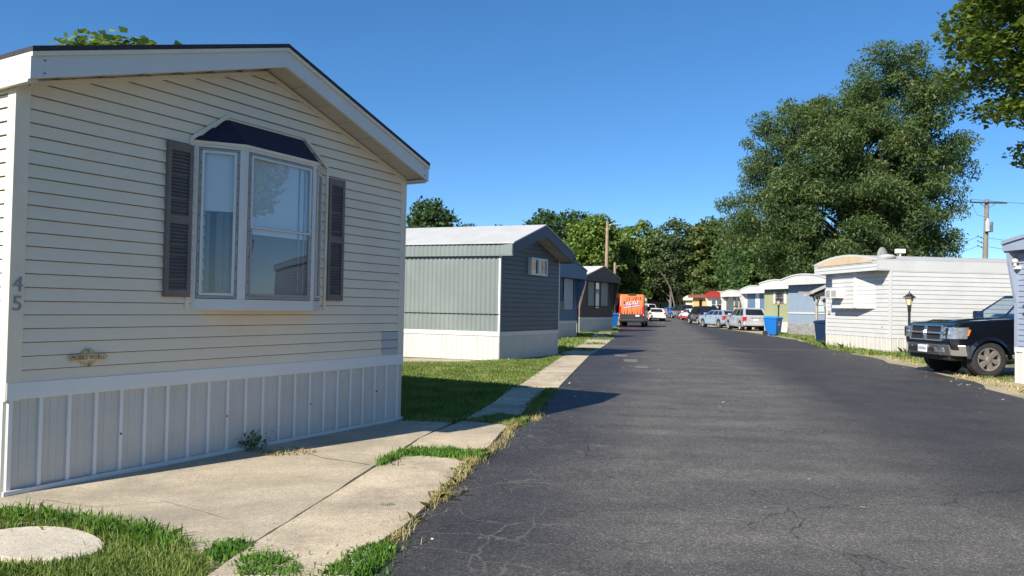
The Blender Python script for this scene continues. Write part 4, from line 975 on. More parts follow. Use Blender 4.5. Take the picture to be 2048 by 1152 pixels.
# centre light: upper and lower sash
rail(TC_, .045, LC-.045, 1.43, 2.75, .024, -.01, .006, 'frame_grey', 'sealant_frame'); rail(TC_, .07, LC-.07, 2.07, 2.726, .018, -.004, .016, 'white_paint', 'sash')
rail(TC_, .07, LC-.07, 1.455, 2.092, .022, -.004, .012, 'frame_grey', 'sash')
pane(TC_, .085, LC-.085, 2.085, 2.71, .004); pane(TC_, .085, LC-.085, 1.475, 2.075, .002); pane(TC_, .05, LC-.05, 2.02, 2.74, -.03, 'blind', 'blind'); pane(TC_, .05, LC-.05, 1.43, 2.05, -.04, 'screen', 'insect_screen')
m = MB(); hx(m, TC_, LC-.20, LC-.19, 1.48, 2.7, -.028, -.02); hx(m, TC_, LC-.13, LC-.122, 1.48, 2.7, -.028, -.02); m.build('blind_cord', 'frame_grey', BAY)
rail(TR_, .04, LR-.04, 1.43, 2.75, .022, -.01, .006, 'frame_grey', 'sealant_frame'); rail(TR_, .062, LR-.062, 1.455, 2.728, .022, -.004, .014, 'white_paint', 'sash')
pane(TR_, .08, LR-.08, 1.47, 2.715, .004); pane(TR_, .05, LR-.05, 1.43, 2.74, -.03, 'curtain', 'blind')
for T, L_ in ((TL_, LL), (TC_, LC)):
    for i in range(12):
        v = 1.46+i*.115
        for u in (.054, L_-.058): MB().poly([T(u, .0075, v), T(u+.008, .0075, v), T(u+.008, .0075, v+.011), T(u, .0075, v+.011)]).build('screw_head', 'dark_gap', BAY)
m = MB(); t0, t1 = (1.79, 0, 3.075), (2.71, 0, 3.075); b0, b1, b2, b3 = (1.42, 0.0, 2.805), (1.785, -.275, 2.812), (2.675, -.275, 2.812), (3.055, 0.0, 2.812)
m.poly([b0, b1, t0]); m.poly([b1, b2, t1, t0]); m.poly([b2, b3, t1]); m.poly([b0, b1, b2, b3])
m.build('bay_roof', 'navy_shingle', H1)
m = MB(); pl = [(1.405, 1.325), (1.405, 2.815), (1.785, 3.095), (2.715, 3.095), (3.065, 2.835), (3.065, 1.33)]
for (a, za), (b, zb) in zip(pl, pl[1:]):
    d = Vector((b-a, 0, zb-za)).normalized(); n_ = Vector((d.z, 0, -d.x))*.016
    A = [Vector((a, -.03, za))-n_, Vector((a, -.03, za))+n_, Vector((b, -.03, zb))+n_, Vector((b, -.03, zb))-n_]
    m.hexa([*A, *[p+Vector((0, .029, 0)) for p in A]])
m.build('bay_trim', 'beige_trim', H1)
m = MB(); m.prism([(1.42, 0), (1.785, .272), (2.675, .272), (3.055, 0)], lambda p, a: (p[0], -p[1], a), 2.782, 2.808); m.build('bay_cornice', 'beige_trim', H1)
RX = Matrix.Rotation(PI/2, 4, 'X')
for ch, v in (('4', 1.495), ('5', 1.358)):
    text('house_number', ch, 0.15, 'grey_metal', H1, Matrix.Translation((0.038, -0.021, v)) @ RX @ Matrix.Rotation(-0.04, 4, 'Z'), 0.003)
# plaque
sgp = H1.matrix_basis
H1w = Matrix.Translation((*G(6, 998), 0)) @ Matrix.Rotation(D1, 4, 'Z')
SG = thing('wall_plaque', 'small round gold plaque reading MOBILE WORLD on the beige siding', 'plaque', H1w @ Vector((0.556, -0.02, 0.958)), D1)
m = MB(); m.lathe([(0.066, -.001), (0.066, -.006), (0.055, -.010), (0.05, -.008), (0.0, -.0085)], n=28, axis='y'); m.build('disc', 'sign_gold', SG)
m = MB(); m.box(-.142, .142, -.016, -.009, -.024, .026); m.build('name_board', 'sign_wood', SG, bevel=0.002)
text('lettering', '·MOBILE·WORLD·', 0.046, 'sign_red', SG, Matrix.Translation((0, -.0165, .001)) @ RX @ Matrix.Scale(.80, 4, (1, 0, 0)), 0.0012)
for u, v in ((-.006, .05), (.004, -.06)): MB().lathe([(0.005, -.009), (0.005, -.0125)], c=(u, 0, v), n=8, axis='y').build('screw_head', 'dark_gap', SG)

H2 = house('grey green corrugated home with dark slate gable end', (-0.31, 19.41), 1.05, 3.44, 15, 0.65, 3.06, 0.60, ov=0.42, os=0.09, fz=0.30, walls=('slate', 'greygreen'), style=('lap', 'corr'), pitch=0.125,
           fascia='navy_fascia', side_fascia='greygreen', roofm='white_roof', trim='white_paint', corner_w=0.035, sidef=0.31, shear=-0.14, soff='tan_panel', skirt_style=VRIB, band_h=0.10)
sm_ = MB()
for u in range(0, 9): sm_.box(-0.022+-0.14*0, -0.018, 0.0, 0.0, 0, 0)
f = window(H2, FR, 1.48, 2.46, 2.30, 2.78, fw=0.05, out=0.09, dep=0.03, backing='curtain')
MB().box(1.87, 2.03, -.135, -.09, 2.35, 2.73).build('mullion', 'white_paint', f, bevel=0.004)
m = MB()
for i in range(5):
    for j in range(3): m.lathe([(0.028, -.094), (0.02, -.098), (0.0001, -.098)], c=(2.07+j*.11+(i % 2)*.03, 0, 2.40+i*.07), n=10, axis='y')
m.build('lace_pattern', 'pale_panel', f)
m = MB(); m.box(-0.035, -0.012, 0, 14.5, 1.20, 1.212); m.build('panel_seam', 'dark_gap', H2, xf=lambda p: Vector((p.x-0.14*p.y, p.y, p.z)))
pm('soot', (0.06, 0.055, 0.05), 0.9, var=0.4, scale=9)
H3 = house('blue mobile home with pale front panels behind the slate one', (1.47, 32.77), 1.08, 3.5, 14, 0.70, 3.19, 0.45, ov=0.45, os=0.08, walls=('blue_siding', 'blue_siding'), style=('vert', 'lap'), pitch=0.12,
           fascia='blue_siding', side_fascia='blue_siding', roofm='shingle', trim='blue_siding', pediment=0.42, peds='ribs', wings=('blue_siding', 1.4), skirt_style=VRIB, soff='navy_fascia')
for u0, u1 in ((0.45, 1.5), (1.85, 2.95)):
    m = MB(); m.box(u0, u1, -.02, -.004, 1.33, 2.76); m.build('front_panel', 'pale_panel', H3)
m = MB(); m.box(0.3, 3.2, -.04, -.002, 1.28, 1.33); m.build('front_ledge', 'blue_siding', H3)
m = MB(); m.box(1.5, 1.53, -.05, -.002, 1.33, 2.76); m.box(1.82, 1.85, -.05, -.002, 1.33, 2.76); m.box(2.95, 2.99, -.05, -.002, 1.33, 2.76); m.build('front_mullion', 'navy_fascia', H3)
m = MB()
for i in range(5): m.box(1.4+i*.1, 1.42+i*.1, -.09, -.06, 1.34, 1.70)
for i in range(4): m.box(1.38, 1.84, -.1, -.09, 1.36+i*.1, 1.38+i*.1)
m.build('lattice', 'frame_grey', H3)
H4 = house('dark brown home with tan panels and narrow window', (3.91, 43.3), 0.98, 4.33, 14, 0.76, 3.30, 0.62, ov=0.45, os=0.08, walls=('brown', 'cream'), style=('vert', 'lap'), pitch=0.15,
           fascia='brown', side_fascia='brown_side', roofm='old_roof', trim='brown_side', pediment=0.30, peds='ribs', wings=('brown', 1.25), skirt_style=VRIB, soff='black_plastic', sidef=0.25, corner_w=0.11)
for u0, u1 in ((1.02, 1.78), (2.62, 3.55)):
    m = MB(); m.box(u0, u1, -.02, -.004, 1.57, 2.98); m.build('front_panel', 'tan_panel', H4)
window(H4, FR, 1.86, 2.50, 1.38, 2.98, frame='brown', fw=0.04, backing='blind', gl='window_glass')
m = MB(); m.box(0.8, 3.8, -.035, -.002, 1.50, 1.56); m.box(1.79, 1.85, -.06, -.002, 1.4, 2.98); m.box(2.52, 2.6, -.06, -.002, 1.4, 2.98); m.build('front_mullion', 'brown', H4)
H5 = house('low home with blue wall and maroon roof edge beside the van', (6.4, 57.5), 1.0, 3.6, 12, 0.6, 2.6, 0.15, ov=0.4, walls=('light_blue', 'mid_blue'), style=('vert', 'plain'), fascia='maroon', roofm='shingle', pediment=0.3, peds='ribs', wings=('mid_blue', 1.2), skirt_style=VRIB)
FGH = house('low grey green home across the end of the street', (19.7, 126), 0.0, 7.2, 4, 0.45, 2.65, 0.02, roof='flat', ov=0.3, walls=('far_green', 'far_green'), style=('lap', 'plain'), pitch=0.3, fascia='car_dark', roofm='cream', pediment=0.28, trim=None, z=0.3, skirtm='far_green', band=None)
for u0, u1, v0, v1 in ((1.9, 2.5, 1.3, 2.1), (5.1, 5.5, 1.3, 2.1)): window(FGH, FR, u0, u1, v0, v1, frame='frame_grey', gl='dark_glass')
# ================================================================== HOMES ON THE RIGHT
def RZ(a): return -(PI/2-a)
NB = house('tan home with red roof edge just outside the right picture edge', (10.3, 9.2), RZ(0.05), 4.2, 12, 0.66, 2.95, 0.6, ov=0.3, walls=('brown_side', 'brown_side'), style=('lap', 'lap'), fascia='maroon', roofm='brown_shingle', trim='brown_side')
GH = house('blue grey home end with white skirt at the right picture edge', (10.58, 15.75), RZ(0.1), 4.2, 12, 0.66, 2.93, 0.2, roof='arch', ov=0.24, os=0.08, walls=('blue_grey', 'blue_grey'), style=('lap', 'lap'), pitch=0.115,
           fascia='blue_grey', side_fascia='blue_grey', roofm='grey_metal', trim='blue_grey', pediment=0.17, wings=('blue_grey', 1.65), soff='car_dark', skirt_style=SK1, band_h=0.09)
for s_, v in (('46', 1.60), ('46', 1.44)): text('house_number', s_, 0.12, 'car_dark', GH, Matrix.Translation((0.26, -0.02, v)) @ RX, 0.003)
m = MB(); m.lathe([(0.03, 2.44), (0.03, 2.5), (0.055, 2.52), (0.06, 2.56), (0.03, 2.59), (0.001, 2.6)], c=(0.13, -.12, 0), n=14); m.box(.09, .17, -.12, -.0, 2.38, 2.45); m.build('porch_light', 'white_paint', GH, smooth=False)
WP = (12.75, 30.4)
W_ = house('long white lap sided trailer with arched tan roof end', WP, RZ(0.10), 4.30, 15, 0.55, 3.27, 0.26, roof='arch', ov=0.5, os=0.02, walls=('white_siding', 'white_siding'), style=('lap', 'lap'), pitch=0.155,
           fascia='white_siding', side_fascia='white_siding', roofm='white_roof', trim='white_siding', pediment=0.36, peds='lap', sidef=0.36, skirt_style=SKIRT, band=None, corner_w=0.06, soff='white_paint')
m = MB(); k = 14; pts = [(0.25+(3.85*i/k), 3.27+0.255*(1-(2*(0.25+3.85*i/k-2.15)/4.34)**2)) for i in range(k+1)]
m.poly([(0.25, -.535, 3.215)] + [(4.1, -.535, 3.215)] + [(u, -.535, v-0.03) for u, v in reversed(pts)]); m.build('arch_panel', 'tan_arch', W_)
pa, pb, pc, pd = (0.85, 0.0), (1.0, .30), (2.62, .30), (3.45, 0.0)
m = MB(); T1, L1_ = face(pb, pc); T2_, L2_ = face(pc, pd); T0_, L0_ = face(pa, pb)
for T, L_ in ((T0_, L0_), (T1, L1_), (T2_, L2_)):
    lap(m, T, [(0, 1.62), (L_, 1.62), (L_, 2.92), (0, 2.92)], 1.62, .155)
m.poly([(pa[0], 0, 1.62), (pb[0], -pb[1], 1.62), (pc[0], -pc[1], 1.62), (pd[0], 0, 1.62)])
BW = m.build('bay_box', 'white_siding', W_)
m = MB(); hx(m, T1, L1_-.1, L1_, 1.60, 2.92, 0, .02); hx(m, T2_, 0, .06, 1.60, 2.92, 0, .02); hx(m, T1, 0, L1_, 1.58, 1.63, 0, .02); hx(m, T2_, .06, L2_, 1.58, 1.63, 0, .02); m.build('bay_trim', 'white_paint', BW)
AC = MB(); AC.box(0.95, 1.85, -.58, -.30, 1.96, 2.30); ac = AC.build('air_conditioner', 'white_paint', W_, bevel=0.01)
m = MB(); m.box(1.02, 1.32, -.586, -.578, 2.0, 2.26); m.build('grille', 'frame_grey', ac)
m = MB(); [m.box(1.46+i*.08, 1.50+i*.08, -.586, -.578, 2.02, 2.25) for i in range(4)]; m.build('louvre', 'grey_metal', ac)
for u0, u1 in ((0.45, 0.8), (3.6, 4.15)): pass
text('house_number', '48', 0.10, 'frame_grey', W_, Matrix.Translation((3.85, -0.02, 0.92)) @ RX, 0.002)
m = MB(); m.box(0.22, 0.36, -.05, 0, 1.35, 1.48); m.build('meter_box', 'frame_grey', W_)
# roof furniture on the white trailer
def on(Hm, u, y, z): return Hm @ Vector((u, y, z))
Wm = Matrix.Translation((*WP, 0)) @ Matrix.Rotation(RZ(0.10), 4, 'Z')
DS = thing('satellite_dish', 'grey satellite dish behind the white trailer roof arch', 'satellite dish', on(Wm, 1.5, 1.6, 3.50), 0.6)
m = MB(); m.lathe([(0.001, 0), (0.15, .02), (0.30, .08), (0.38, .14)], n=20, axis='y'); m.build('dish', 'frame_grey', DS, xf=lambda p: Vector((p.x, p.y*1.0, p.z+.12)))
MB().tube([(0, .05, -0.05), (0, .05, .15)], .02, 6).build('mast', 'grey_metal', DS)
VT = thing('roof_vent', 'thin white vent pipe with square cap on the white trailer', 'roof vent', on(Wm, 2.55, 1.5, 3.47))
MB().tube([(0, 0, 0), (0, 0, .24)], .035, 8).build('pipe', 'white_paint', VT); MB().box(-.17, .17, -.08, .08, .2, .36).build('cap', 'white_paint', VT, bevel=0.01)
for u, y, lb in ((3.95, 0.1, 'low tan vent cap at the white trailer roof corner'), (3.2, 6.6, 'white dome vent midway along the white trailer roof')):
    v_ = MB(); v_.lathe([(0.28, 0), (0.30, .05), (0.2, .12), (0.001, .15)], n=16); o = v_.build('roof_vent', 'white_roof', loc=on(Wm, u, y, 3.36 if u > 3.5 else 3.42)); tag(o, lb, 'roof vent')
# downspout / cable box on the far end of the long side
m = MB(); m.box(4.30, 4.36, 5.25, 5.33, 2.35, 2.85); m.build('conduit', 'tan_arch', W_); m = MB(); m.box(4.30, 4.42, 5.33, 5.6, 2.42, 2.9); m.build('electric_box', 'white_paint', W_)

T2 = house('pale blue home with stone veneer skirt beside the carport', (16.5, 44.7), RZ(0.2), 4.3, 13, 0.76, 3.27, 0.28, roof='arch', ov=0.5, os=0.08, walls=('light_blue', 'light_blue'), style=('vert', 'plain'),
           fascia='white_siding', roofm='white_roof', trim='light_blue', pediment=0.30, peds='ribs', soff='navy_fascia', skirtm='stone_skirt', band=None, skirt_style=VRIB)
m = MB(); m.box(0, 4.3, -.035, -.002, 1.31, 1.39); m.build('belt_trim', 'white_paint', T2)
window(T2, FR, 2.95, 3.65, 1.42, 2.25, frame='pale_panel', fw=0.07, backing='blind', vbars=(3.3,), bars=(1.83,))
m = MB(); gq = random.Random(3)
for r_ in range(7):
    u = 0.0
    while u < 4.28:
        l = min(gq.uniform(.2, .5), 4.29-u); m.box(u+.004, u+l-.004, -.05-gq.random()*.025, -.012, r_*.108+.004, r_*.108+.104); u += l
m.build('stone_veneer', 'stone_skirt', T2)
T3 = house('green home with white window shutters and white cornice', (17.8, 52.8), RZ(0.2), 3.9, 13, 0.73, 3.35, 0.2, roof='arch', ov=0.4, os=0.06, walls=('green_wall', 'green_wall'), style=('vert', 'plain'),
           fascia='white_paint', roofm='white_roof', trim='green_wall', pediment=0.42, soff='green_dark', skirt_style=VRIB, band=None)
window(T3, FR, 1.45, 2.5, 1.98, 2.72, frame='frame_grey', fw=0.05, bars=(2.35,), backing='curtain')
for u0 in (1.2, 2.52): MB().box(u0, u0+.23, -.04, -.002, 1.95, 2.75).build('shutter', 'white_paint', T3)
MB().box(0, 3.9, -.015, -.002, 2.72, 2.95).build('frieze_board', 'green_dark', T3)
def bluefront(R, wcol, ccol, w=3.9, v0=0.9, v1=2.88, win=True):
    for u0, u1 in ((0.3, 1.55), (2.25, 3.55)): MB().box(u0, u1, -.02, -.003, v0, v1).build('front_panel', wcol, R)
    window(R, FR, 1.65, 2.15, v0, v1, frame='white_paint', fw=0.06, backing='blind', bars=(1.5, 2.1))
T4 = house('white trimmed home with mid blue front panels', (19.5, 62.5), RZ(0.2), 3.9, 13, 0.7, 3.15, 0.3, roof='arch', ov=0.5, os=0.08, walls=('white_paint', 'mid_blue'), style=('plain', 'vert'),
           fascia='white_paint', roofm='white_roof', trim='white_paint', pediment=0.30, wings=('white_paint', 1.3), soff='white_paint', skirt_style=VRIB)
bluefront(T4, 'mid_blue', 'blind')
T5 = house('white home with wide brown screened front', (22.2, 78), RZ(0.2), 3.9, 13, 0.7, 3.12, 0.35, roof='arch', ov=0.5, os=0.08, walls=('white_paint', 'white_paint'), style=('plain', 'plain'),
           fascia='white_paint', roofm='white_roof', trim='white_paint', pediment=0.32, wings=('white_paint', 1.3), soff='white_paint', skirt_style=VRIB, z=gz(78))
for u0, u1 in ((0.3, 1.9), (2.1, 2.85), (3.0, 3.55)): window(T5, FR, u0, u1, 1.0, 2.8, frame='brown_side', fw=0.05, gl='dark_glass', backing='tan_panel')
T6 = house('white home with bright red arched cornice', (24.6, 93.6), RZ(0.22), 3.9, 13, 0.7, 3.2, 0.3, roof='arch', ov=0.5, os=0.08, walls=('white_paint', 'white_siding'), style=('plain', 'plain'),
           fascia='red_fascia', roofm='white_roof', trim='white_paint', pediment=0.45, wings=('white_paint', 1.2), soff='white_paint', skirt_style=VRIB, z=0.28)
window(T6, FR, 0.7, 1.95, 1.1, 2.5, fw=0.09, bars=(1.85,), gl='dark_glass'); window(T6, FR, 2.05, 3.4, 1.1, 2.5, fw=0.09, bars=(1.85,), gl='dark_glass')
T7 = house('yellow orange home with maroon flat cornice', (25.6, 106), RZ(0.3), 4.1, 12, 0.6, 3.25, 0.03, roof='flat', ov=0.6, os=0.3, walls=('yellow_wall', 'yellow_wall'), style=('plain', 'plain'),
           fascia='maroon', roofm='white_roof', trim='cream', pediment=0.40, soff='maroon', z=0.3, skirt_style=VRIB)
window(T7, FR, 1.7, 2.5, 1.2, 2.6, frame='maroon', gl='dark_glass')
T8 = house('small cream home with rounded roof end', (27.4, 118), RZ(0.4), 3.6, 10, 0.6, 2.95, 0.45, roof='arch', ov=0.5, os=0.08, walls=('cream', 'cream'), style=('plain', 'plain'), fascia='cream', roofm='cream', trim='cream', pediment=0.3, soff='maroon', z=0.3, skirt_style=VRIB)
window(T8, FR, 2.0, 2.8, 1.2, 2.3, frame='brown_side', gl='window_glass')
T9 = house('cream gabled cottage with brown shingles at the street end', (27.6, 128.5), RZ(0.55), 3.7, 10, 0.4, 3.1, 0.85, ov=0.4, os=0.35, fz=0.2, walls=('cream', 'cream'), style=('plain', 'plain'), fascia='white_paint', roofm='brown_shingle', trim='cream', z=0.3, skirtm='cream', band=None, cat='cottage', name='cottage')
for u0 in (1.1, 2.0): window(T9, FR, u0, u0+.55, 1.0, 2.5, fw=0.06, gl='dark_glass', bars=(1.5,))
# carport between the white trailer and the pale blue home: shed roof on posts
CPt = thing('carport', 'open timber carport with white edge board beside the white trailer', 'carport', (13.9, 31.8), 0.1)
def cp(x, y, z): return (x, y, z)
m = MB()
for (ya, za, yb, zb) in ((0.0, 3.0, 7.6, 2.28),): m.hexa([(0.55, ya, za), (7, ya, za), (8.6, yb, zb), (2.35, yb, zb), (0.55, ya, za+.05), (7, ya, za+.05), (8.6, yb, zb+.05), (2.35, yb, zb+.05)])
m.build('roof', 'dark_wood', CPt)
m = MB(); m.hexa([(0.52, 0, 2.93), (0.56, 0, 2.93), (2.36, 7.7, 2.20), (2.32, 7.7, 2.20), (0.52, 0, 3.08), (0.56, 0, 3.08), (2.36, 7.7, 2.36), (2.32, 7.7, 2.36)]); m.build('edge_board', 'white_paint', CPt)
m = MB(); m.poly([(0.70, .3, 2.2), (0.70, .3, 2.93), (2.2, 6.8, 2.29), (2.2, 6.8, 2.2)]); m.build('underside_shade', 'dark_wood', CPt)  # dark sheet added to stand for the shaded roof underside
px_, py_ = 2.15, 6.0
MB().tube([(px_, py_, 0), (px_, py_, 1.2), (px_, py_, 2.45)], [.075, .07, .07], 6).build('post', 'wood_grey', CPt)
MB().box(px_+4.2, px_+4.34, py_+.6, py_+.74, 0, 2.4).build('post', 'wood_grey', CPt)
for dx, dy in ((-0.28, -1.0), (.2, 0.9)): 
    MB().tube([(px_, py_, 1.75), (px_+dx, py_+dy, 2.43 if dy > 0 else 2.5)], .05, 4).build('brace', 'wood_grey', CPt)
MB().box(1.2, 7.9, 5.9, 6.05, 2.33, 2.44).build('beam', 'wood_grey', CPt)
# ================================================================== lamp posts, bins, poles
def lamp(loc, h, label, dark='black_metal', head='lamp_glass', z=0, base=None):
    T = thing('lamp_post', label, 'lamp post', (loc[0], loc[1], z), random.uniform(0, 1), 'lantern lamp posts in the yards')
    m = MB(); m.lathe([(0.055, -0.05), (0.055, .1), (0.045, .12), (0.04, h*0.70), (0.05, h*0.72), (0.06, h*0.80), (0.085, h*0.815)], n=10); m.build('post', dark, T)
    m = MB(); m.lathe([(0.07, h*.815), (0.14, h*.935)], n=6); m.build('lantern', head, T)
    m = MB(); m.lathe([(0.20, h*.93), (0.19, h*.945), (0.07, h*.985), (0.06, h), (0.02, h*1.01), (0.012, h*1.035), (0.001, h*1.05)], n=6); m.build('cap', dark, T)
    return T
lamp((13.02, 24.56), 2.08, 'grey lantern lamp post between the white trailer and pickup', dark='black_metal')
lamp((13.18, 31.45), 2.02, 'dark lantern lamp post at the white trailer far corner', dark='black_metal', head='wood_grey')
lamp((3.42, 38.6), 2.2, 'black lantern lamp post between the blue and brown homes', head='wood_grey')
lamp((16.65, 46.8), 2.27, 'lamp post with tan lantern before the green home', head='tan_arch')
lamp((20.0, 67.0), 1.9, 'distant lamp post before the brown screened front', head='lamp_glass')
lamp((22.0, 80.0), 1.95, 'farthest small lamp post before the red cornice home', head='lamp_glass', z=gz(80))
def wbin(loc, rz, label, body='bin_blue', lid='bin_lid', z=0, sc=1.0, mark=False):
    T = thing('wheelie_bin', label, 'trash bin', (loc[0], loc[1], z), rz, 'blue wheeled trash bins'); T.scale = (sc, sc, sc)
    m = MB(); m.hexa([(-.29, -.30, .06), (.29, -.30, .06), (.29, .30, .06), (-.29, .30, .06), (-.36, -.37, .93), (.36, -.37, .93), (.36, .40, .93), (-.36, .40, .93)]); m.build('body', body, T, bevel=0.03)
    m = MB(); m.box(-.39, .39, -.40, .40, .93, .985); m.build('rim', body, T, bevel=0.015)
    m = MB(); m.hexa([(-.40, -.43, .99), (.40, -.43, .99), (.40, .42, .99), (-.40, .42, .99), (-.32, -.36, 1.06), (.32, -.36, 1.06), (.32, .36, 1.09), (-.32, .36, 1.09)]); m.build('lid', lid, T, bevel=0.02)
    m = MB(); m.tube([(-.3, .47, .96), (.3, .47, .96)], .02, 8); m.build('handle', body, T)
    for s in (-1, 1):
        w_ = MB(); w_.lathe([(.14, -.03), (.14, .03)], c=(s*.33, .30, .14), n=18, axis='x'); o = w_.build('wheel', 'rubber', T)
        h_ = MB(); 
        for k_ in range(5):
            a = k_*2*PI/5; h_.tube([(s*.365, .30+.02*math.cos(a), .14+.02*math.sin(a)), (s*.365, .30+.11*math.cos(a), .14+.11*math.sin(a))], .012, 4)
        h_.build('hub', 'black_plastic', o)
    if mark:
        MB().poly([(-.07, -.352, .70), (.07, -.352, .70), (.07, -.357, .76), (0, -.362, .82), (-.07, -.357, .76)]).build('emblem', 'white_mark', T)
        MB().box(-.14, .14, -.350, -.338, .62, .655).build('emblem', 'white_mark', T)
        MB().box(-.09, .09, -.344, -.33, .57, .60).build('emblem', 'white_mark', T)
    return T
wbin((15.35, 44.0), 0.75, 'bright blue wheeled bin with white emblem by the silver suv', mark=True, sc=1.05)
wbin((14.2, 33.9), -1.0, 'dark blue bin standing behind the lamp post at the white trailer', body='bin_dark', lid='bin_dark', sc=0.98)
wbin((7.55, 56.3), 0.3, 'small blue bin left of the orange van', sc=1.0)
SP = thing('street_light', 'tall wooden pole with street light arm behind the brown home', 'street light', (7.75, 62), 0)
MB().tube([(0, 0, -.1), (.03, 0, 4), (.07, 0, 8.6)], [.19, .16, .12], 10).build('pole', 'pole_wood', SP)
MB().tube([(.05, 0, 8.2), (.4, 0, 8.42), (.9, -.1, 8.42)], .035, 6).build('arm', 'galv', SP); MB().lathe([(.001, -.09), (.12, -.06), (.16, 0), (.05, .06), (.001, .07)], c=(1.05, -.1, 8.4), n=10).build('luminaire', 'galv', SP)
P2 = thing('utility_pole', 'short brown wooden pole right of the street light', 'utility pole', (10.4, 76), 0)
MB().tube([(0, 0, 0), (0, 0, 6.1)], [.16, .12], 8).build('pole', 'pole_wood', P2); MB().tube([(0, 0, 5.7), (.5, 0, 5.8)], .03, 5).build('arm', 'galv', P2)
UP = thing('utility_pole', 'weathered utility pole with crossarm and transformer right of the big tree', 'utility pole', (38.0, 60), 0)
MB().tube([(-.35, 0, -.1), (-.22, 0, 3), (0, 0, 10.75)], [.24, .22, .15], 12).build('pole', 'pole_old', UP)
MB().box(-1.45, 1.5, -.22, -.10, 10.38, 10.50).build('crossarm', 'dark_wood', UP)
m = MB(); m.tube([(-.6, -.1, 10.38), (-.1, -.1, 10.0)], .025, 5); m.tube([(.6, -.1, 10.38), (.1, -.1, 10.0)], .025, 5); m.build('brace', 'grey_metal', UP)
m = MB(); m.lathe([(.19, 8.1), (.2, 8.12), (.2, 8.85), (.12, 8.95), (.05, 9.15), (.001, 9.2)], c=(-.15, -.32, 0), n=14); m.build('transformer', 'galv', UP)
m = MB(); m.lathe([(.16, 8.1), (.17, 8.9)], c=(.28, -.05, 0), n=12); m.build('transformer', 'grey_metal', UP)
m = MB()
for x, z in ((-1.4, 10.6), (-1.75, 10.38), (-1.25, 10.2)): m.lathe([(.03, z-.09), (.07, z-.05), (.04, z), (.07, z+.04), (.02, z+.09)], c=(x, -.16, 0), n=8)
for i in range(3):
    for j in range(2): m.lathe([(.02, -.06), (.055, 0), (.02, .06)], c=(-.5-.28*j, -.1, 7.65-i*.38+.1*j), n=8); 
m.build('insulator', 'car_dark', UP)
m = MB(); m.tube([(-1.25, -.16, 10.1), (-1.0, -.2, 9.6), (-.9, -.25, 9.4), (-.4, -.3, 9.3), (-.15, -.3, 9.15)], .014, 5)
for i in range(3): m.tube([(-.12, 0, 7.5-i*.38), (-.8, -.1, 7.72-i*.38)], .025, 4)
m.build('jumper_wire', 'car_dark', UP)
pm('wire', (0.03, 0.035, 0.045), 0.6)
def wire(p, q, sag, label, r=.016):
    m = MB(); P = []
    for i in range(15):
        t = i/14; v = Vector(p).lerp(Vector(q), t); v.z -= sag*4*t*(1-t); P.append(v)
    m.tube(P, r, 5); tag(m.build('overhead_wire', 'wire'), label, 'wire', 'overhead wires at the utility pole')
wire((36.25, 59.9, 10.4), (29, 66, 5.2), .2, 'top wire descending left from the crossarm into the big tree')
wire((37.2, 59.9, 7.7), (27, 55.0, 4.3), .1, 'upper of two service wires descending left from the pole')
wire((37.2, 59.9, 6.95), (25.5, 54.0, 3.4), .1, 'lower of two service wires descending left from the pole')
wire((36.7, 59.9, 10.7), (60, 66, 11.6), .4, 'highest thin wire running right from the crossarm')
wire((38.1, 59.9, 7.6), (60, 66, 7.2), .3, 'middle wire running right behind the blue grey roof')
wire((38.1, 59.9, 6.9), (60, 66, 6.0), .3, 'lowest wire running right behind the blue grey roof')
# ================================================================== VEHICLES
def box_side(R, x0, x1, W, z0, z1, m, nm, e=0.012):
    for s in (-1, 1):
        y0, y1 = sorted((s*(W/2-.05), s*(W/2+e))); MB().box(x0, x1, y0, y1, z0, z1).build(nm, m, R, bevel=0.01)
# pickup
TRW = 1.98
TK = vehicle('pickup_truck', 'black pickup truck with chrome grille parked facing the street', 'pickup truck', (12.53, 17.91), PI+0.02, 'black_paint', TRW,
    [(2.60, 0.62), (2.66, 0.80), (2.64, 1.02), (2.58, 1.16), (2.45, 1.225), (1.9, 1.285), (1.2, 1.335), (0.95, 1.345), (-0.95, 1.36), (-0.98, 1.40), (-2.85, 1.40), (-2.90, 1.0), (-2.88, 0.60)],
    0.52, (-1.78, 1.78), 0.41, [(1.08, 1.335), (0.28, 1.90), (-0.85, 1.92), (-1.0, 1.36)], (0.90, 0.70), glassm='truck_glass', rimm='alloy', bev=0.10, doors=[0.0, 0.42, 0.74, 1.0], wd=0.28, open_cab=True, taper=0.03, spokes=6)
for c_ in list(TK.children):
    if c_.name.startswith('wheel'): bpy.data.objects.remove(c_.children[0]) if False else None
m = MB(); fx = 2.665
def gq_(y0, y1, z0, z1, d0=0.0, d1=0.03): m.box(fx-d0, fx+d1, y0, y1, z0, z1)
def fxz(z): return 2.675-0.28*max(0, z-1.0)
def gbar(mb, y0, y1, z0, z1, d=0.035):
    mb.hexa([(fxz(z0)-.05, y0, z0), (fxz(z0)+d, y0, z0), (fxz(z0)+d, y1, z0), (fxz(z0)-.05, y1, z0), (fxz(z1)-.05, y0, z1), (fxz(z1)+d, y0, z1), (fxz(z1)+d, y1, z1), (fxz(z1)-.05, y1, z1)])
m = MB(); gbar(m, -.64, .64, 1.125, 1.175); gbar(m, -.62, .62, .79, .83); gbar(m, -.66, -.60, .80, 1.16); gbar(m, .60, .66, .80, 1.16); gbar(m, -.60, .60, .955, 1.005, .03); gbar(m, -.055, .055, .79, 1.17, .042)
GR = m.build('grille', 'chrome', TK, bevel=0.012)
m = MB(); gbar(m, -.60, .60, .81, 1.14, .008); m.build('grille_mesh', 'dark_gap', GR)
